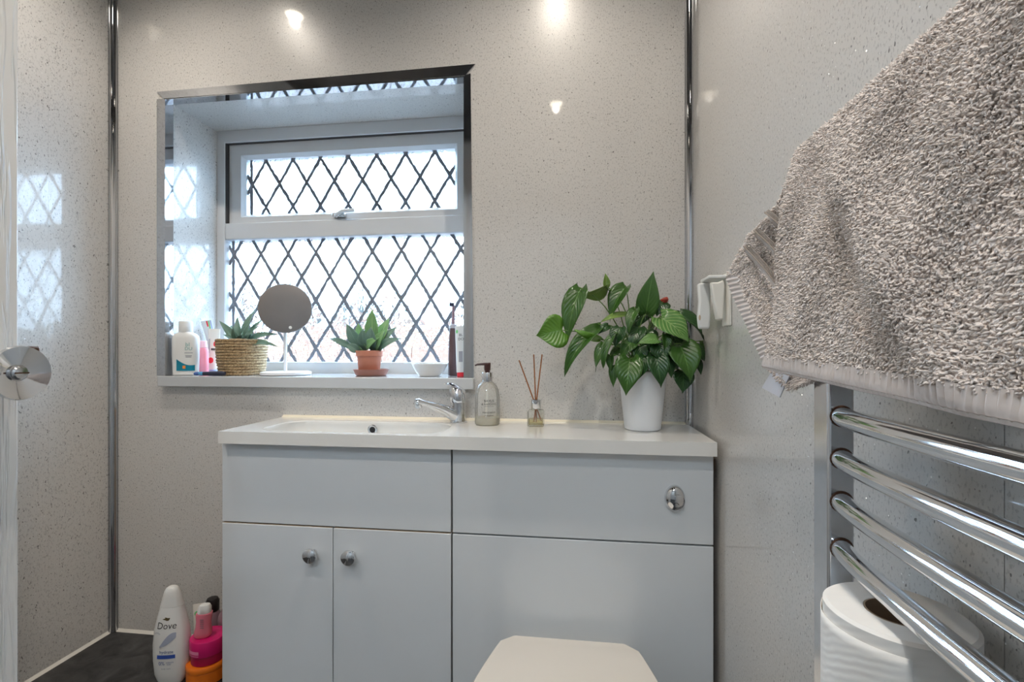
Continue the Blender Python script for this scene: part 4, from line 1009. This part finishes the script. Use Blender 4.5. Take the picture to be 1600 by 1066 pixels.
# ------------------------------------------------------------------ towel rail
RX = .2385; yA, yB_ = .452, -.06
TR = thing('towel_rail', 'chrome heated towel rail with rounded bars on the right wall', 'towel rail', (.24, .2, .3))
for y0 in (yA, yB_ - .028):
    G().box(.2275, .2495, y0, y0 + .027, .30, 1.208).build('upright', 'chrome_satin' if y0 == yA else 'chrome', TR, bevel=.0025)
    for z in (.40, 1.10): G().tube([(.2496, y0 + .0135, z), (.2998, y0 + .0135, z)], .009, 14).build('wall_bracket', 'chrome', TR)
barz = [.9627, .9250, .8865, .8450, 1.1990, 1.1600, 1.1210, 1.0820, .7030, .6640, .6250, .5860, .5000, .4610, .4220, .3830]
bars = None
pts = []
for k in range(25):
    f = k / 24; y = yA + .0008 + (yB_ - yA) * f
    pts.append((RX - .0185 * max(0.0, math.sin(math.pi * f)) ** .62, y, 0))
G_ = G(); G_.tube(pts, .0086, 20)
for k, z in enumerate(barz):
    if bars is None:
        bars = G().tube([(x, y, 0) for x, y, _ in pts], .0086, 20).build('bar', 'chrome', TR); o = bars
    else:
        o = bars.copy(); COL.objects.link(o)
    o.location = (0, 0, z)
g0 = G().lathe([(.0110, 0), (.0115, .0008), (.0095, .002)], (0, 0), 18)
for k, z in enumerate(barz[:4]):
    lathe = G().loft([[(RX + r * math.cos(a), yA - h, z + r * math.sin(a)) for a in [2 * math.pi * j / 20 for j in range(20)]] for r, h in ((.0098, -.0004), (.0098, .0008), (.0088, .0016))])
    lathe.build('weld_ring', 'dark_bronze', TR)

# ------------------------------------------------------------------ toilet roll between the bars
tx_, ty_, rz0, rz1, RR = .2425, .3870, .7125, .8255, .0465
TRL = thing('toilet_roll', 'white toilet roll standing behind the lowest visible rail bar', 'toilet roll', (tx_, ty_, rz0))
G().lathe([(.0200, rz0), (RR - .001, rz0), (RR, rz0 + .001), (RR, rz1 - .002), (RR - .0025, rz1), (.0205, rz1 - .001), (.0200, rz1 - .002)], (tx_, ty_), 64, cap0=False, cap1=False).build('paper', 'tissue_paper', TRL)
G().lathe([(.0200, rz0), (.0200, rz1 - .0012), (.0190, rz1 - .0010), (.0190, rz0), (.0200, rz0)], (tx_, ty_), 40, cap0=False, cap1=False).build('cardboard_core', 'cardboard', TRL)
rows = []
for i in range(15):
    z = rz1 - .010 - (.10) * i / 14
    row = []
    for j in range(25):
        a = math.radians(118 + 130 * j / 24); f = max(0, 1 - j / 7)
        r = RR + .0012 + .0035 * f * f * (1 + .3 * math.sin(i * 1.1))
        row.append((tx_ + r * math.cos(a), ty_ + r * math.sin(a), z + .0018 * math.sin(j * .5 + i) * f))
    rows.append(row)
G().grid(rows).build('loose_sheet', 'tissue_paper', TRL, solid=.0004, fix=False)

# ------------------------------------------------------------------ towel
TW = thing('bath_towel', 'thick taupe terry bath towel hung over the towel rail', 'towel', (.2, .3, 1.0))
YT0, YT1 = .492, .02
def hemz(y): return 1.0035 - (.492 - y) * .058
def front_pt(y, t):
    """t 0..1 : from behind the top bar, over it, and down the front to the hem"""
    y = np.asarray(y, float); t = np.asarray(t, float)
    zt = 1.2225; hz = hemz(y)
    k = np.clip(t / .16, 0, 1); a = np.pi * k                       # half turn over the bar
    x_top = .2350 + .0195 * np.cos(a); z_top = 1.2040 + .0185 * np.sin(a)
    s = np.clip((t - .16) / .84, 0, 1)
    x_dn = .2155 - .026 * s ** .75; z_dn = 1.2040 + (hz - 1.2040) * s
    x = np.where(t < .16, x_top, x_dn); z = np.where(t < .16, z_top, z_dn)
    ly = .425 + (z - 1.22) * (.425 - .262) / .22                     # the diagonal crease
    dist = (y - ly)
    w_ = np.clip(s * 3, 0, 1)
    w_ = w_ * (1 - .85 * s ** 5)
    x = x - w_ * .0125 * np.exp(-(dist / .022) ** 2) - w_ * .004 * np.sin(y * 60 + z * 25) * .5
    x = x + w_ * .004 * np.exp(-((y - .20 - (z - 1.0) * .35) / .05) ** 2)
    x = x + w_ * .006 * np.clip((y - .47) / .03, 0, 1) ** 2
    yy = y + .004 * np.sin(z * 40) * np.clip((y - .45) / .04, 0, 1)
    return np.stack([x, yy, z], -1)
ny, nt_ = 70, 46
ys = np.linspace(YT0, YT1, ny); tt = np.linspace(0, .95, nt_)
pts = front_pt(ys[:, None] + 0 * tt[None], tt[None] + 0 * ys[:, None])
G().grid([[tuple(p) for p in r] for r in pts]).build('front_fold', 'towel_cloth', TW, solid=.002, fix=False)
# ribbed hem strip along the bottom of the front fold
rows = []
yh = np.linspace(YT0 + .001, YT1, 260)
for t in (.940, .955, .97, .985, 1.0, 1.003, .99):
    p = front_pt(yh, np.full_like(yh, t)); rib = .0007 * np.sin(yh * 1250 + t * 14)
    off = -.0030 - rib if t < 1.0 else (-.0015 if t == 1.0 else .0016)
    p[:, 0] += off
    if t > 1.0: p[:, 2] = front_pt(yh, np.full_like(yh, 1.0))[:, 2] - .001
    rows.append([tuple(q) for q in p])
G().grid(rows).build('hem', 'towel_hem', TW, fix=False)

def pile(name, P, NRM, down, length, rad, parent, seed=1):
    """one mesh of bent, tapered terry tufts rooted at P with normals NRM"""
    rng = np.random.default_rng(seed); n = len(P)
    sw = np.sin(P[:, 1] * 55 + P[:, 2] * 31)[:, None] * np.array([0, 1, 0]) + np.cos(P[:, 1] * 38 - P[:, 2] * 47)[:, None] * np.array([0, 0, 1])
    lean_ = down * .55 + sw * .45 + rng.normal(0, .55, (n, 3)); L = length * rng.uniform(.7, 1.25, n)[:, None]
    d1 = NRM * .9 + lean_ * .5; d1 /= np.linalg.norm(d1, axis=1, keepdims=True)
    d2 = NRM * .35 + lean_ * .9; d2 /= np.linalg.norm(d2, axis=1, keepdims=True)
    a = np.cross(d1, rng.normal(0, 1, (n, 3))); a /= np.linalg.norm(a, axis=1, keepdims=True); b2 = np.cross(d1, a)
    m1 = P + d1 * L * .5; tip = m1 + d2 * L * .55
    V_ = np.zeros((n, 10, 3))
    for k in range(3):
        q = 2 * math.pi * k / 3; o_ = a * math.cos(q) + b2 * math.sin(q)
        V_[:, k] = P + o_ * rad * .9; V_[:, 3 + k] = m1 + o_ * rad * 1.15; V_[:, 6 + k] = m1 + (tip - m1) * .7 + o_ * rad * .8
    V_[:, 9] = tip
    quads = []
    for r0_ in (0, 3):
        for k in range(3): quads.append((r0_ + k, r0_ + (k + 1) % 3, r0_ + 3 + (k + 1) % 3, r0_ + 3 + k))
    tris = [(6 + k, 6 + (k + 1) % 3, 9) for k in range(3)]
    base = (np.arange(n) * 10)[:, None, None]
    Q = (np.array(quads)[None] + base).reshape(-1); T_ = (np.array(tris)[None] + base).reshape(-1)
    me = bpy.data.meshes.new(name); me.vertices.add(n * 10); me.vertices.foreach_set('co', V_.reshape(-1))
    nq, ntr = n * 6, n * 3
    me.loops.add(nq * 4 + ntr * 3); me.loops.foreach_set('vertex_index', np.concatenate([Q, T_]).astype(np.int32))
    me.polygons.add(nq + ntr)
    ls = np.concatenate([np.arange(nq) * 4, nq * 4 + np.arange(ntr) * 3]).astype(np.int32)
    me.polygons.foreach_set('loop_start', ls)
    me.update(calc_edges=True); me.validate(); me.materials.append(MATS['towel_pile']); me.shade_smooth()
    o = bpy.data.objects.new(name, me); COL.objects.link(o); o['kind'] = 'stuff'; attach(o, parent); return o
def normals(fn, y, t):
    e = .004
    du = fn(y + e, t) - fn(y - e, t); dv_ = fn(y, t + e) - fn(y, t - e)
    n = np.cross(du, dv_); n /= np.linalg.norm(n, axis=1, keepdims=True); return n
rng = np.random.default_rng(3)
n = 76000
y = rng.uniform(.10, YT0 + .001, n); t = rng.uniform(.02, .948, n)
P = front_pt(y, t); NR = normals(front_pt, y, t)
chk = front_pt(np.array([.35]), np.array([.5])); nn = normals(front_pt, np.array([.35]), np.array([.5]))
if nn[0, 0] > 0: NR = -NR
pile('terry_pile', P, NR, np.array([0, 0, -1.0]), .0040, .00085, TW, 5)

# back fold: the corner that swings out past the rail's end
OUT = [(1262, 222, .2300), (1246, 250, .2290), (1228, 292, .2280), (1215, 320, .2270), (1203, 333, .2265), (1194, 347, .2260), (1180, 357, .2250), (1171, 368, .2240), (1155, 395, .2230), (1142, 418, .2220), (1136, 431, .2220),
       (1150, 468, .2220), (1168, 505, .2215), (1184, 540, .2210), (1198, 572, .2210), (1215, 592, .2210), (1236, 610, .2220), (1255, 602, .2230), (1274, 592, .2240)]
INN = [(1300, 222 + (585 - 222) * i / (len(OUT) - 1), .2290) for i in range(len(OUT))]
def dense(tab, m):
    tab = np.array(tab, float); s = np.concatenate([[0], np.cumsum(np.hypot(*np.diff(tab[:, :2], axis=0).T))]); s /= s[-1]
    q = np.linspace(0, 1, m); return np.stack([np.interp(q, s, tab[:, k]) for k in range(3)], 1)
mo = 90
DO_, DI_ = dense(OUT, mo), dense(INN, mo)
PO = np.array([PX(u, v, x) for u, v, x in DO_]); PI_ = np.array([PX(u, v, x) for u, v, x in DI_])
def back_pt(k, f):
    k = np.clip(np.asarray(k, float), 0, 1) * (mo - 1); f = np.asarray(f, float)
    i = np.clip(np.floor(k).astype(int), 0, mo - 2); w_ = (k - i)[..., None]
    o_ = PO[i] * (1 - w_) + PO[i + 1] * w_; in_ = PI_[i] * (1 - w_) + PI_[i + 1] * w_
    p = o_ * (1 - f[..., None]) + in_ * f[..., None]
    p[..., 0] += .006 * np.sin(f * 3.1) - .004 * np.sin(f * 9) * 0.5
    return p
kk = np.linspace(0, 1, mo); ff = np.linspace(0, 1, 16)
bp_ = back_pt(kk[:, None] + 0 * ff[None], ff[None] + 0 * kk[:, None])
bo = G().grid([[tuple(p) for p in r] for r in bp_]).build('back_fold', 'towel_cloth', TW, solid=.003, fix=False)
# woven border bands and hem of the back fold
for (a, e) in (((1199, 329), (1246, 378)), ((1182, 357), (1240, 420)), ((1166, 382), (1232, 462))):
    for q, off in enumerate((-2.0, 0.0, 2.0, 5.0)):
        pts = []
        for i in range(8):
            f = i / 7; u = a[0] + (e[0] - a[0]) * f - off * .75; v = a[1] + (e[1] - a[1]) * f + off * .62 + 8 * math.sin(math.pi * f) * -.5
            pts.append(PX(u, v, (.2218 - .001 * f)))
        G().tube(pts, .0005 if q < 3 else .0011, 8).build('border_band', 'towel_band', TW)
rows = []
kh = np.linspace(.50, .83, 150)
for f, off in ((-.004, 0.0), (.0, -.0030), (.10, -.0034), (.16, -.0026), (.17, .001)):
    p = back_pt(kh, np.full_like(kh, f)); p[:, 0] += off - .0010 * np.sin(kh * 420) * (1 if 0 <= f < .15 else 0); rows.append([tuple(q) for q in p])
G().grid(rows).build('hem', 'towel_hem', TW, fix=False)
n = 22000
k = rng.uniform(0, 1, n); f = rng.uniform(0, 1, n) ** .8
Pb = back_pt(k, f)
def proj(P_):
    dd = P_[:, 1] * math.cos(TH) - P_[:, 0] * math.sin(TH); rr = P_[:, 0] * math.cos(TH) + P_[:, 1] * math.sin(TH)
    return 800 + F * rr / dd, H0 - F * (P_[:, 2] - CZ) / dd
uu, vv = proj(Pb)
keep = np.ones(n, bool)
for (a, e) in (((1199, 329), (1246, 378)), ((1182, 357), (1240, 420)), ((1166, 382), (1232, 462))):
    dx1, dy1 = e[0] - a[0], e[1] - a[1]; Ld = math.hypot(dx1, dy1)
    ds = ((uu - a[0]) * -dy1 + (vv - a[1]) * dx1) / Ld
    keep &= ~((ds > -4) & (ds < 7))
keep &= ~((k > .50) & (k < .83) & (f < .15))
NB = np.tile(np.array([[-.94, -.33, 0.0]]), (n, 1))
pile('terry_pile', Pb[keep] + np.array([-.0012, 0, 0]), NB[keep], np.array([0, .2, -1.0]), .0036, .0008, TW, 6)
# care label sewn into the hem
c0_ = [PX(u, v, .2190) for u, v in ((1207, 578), (1233, 588), (1218, 621), (1190, 606))]
g = G(); g.add(c0_ + [p + Vector((.0012, .0004, 0)) for p in c0_], [(0, 1, 2, 3), (7, 6, 5, 4), (0, 4, 5, 1), (1, 5, 6, 2), (2, 6, 7, 3), (3, 7, 4, 0)])
g.build('care_label', 'tag_grey', TW, smooth=False)
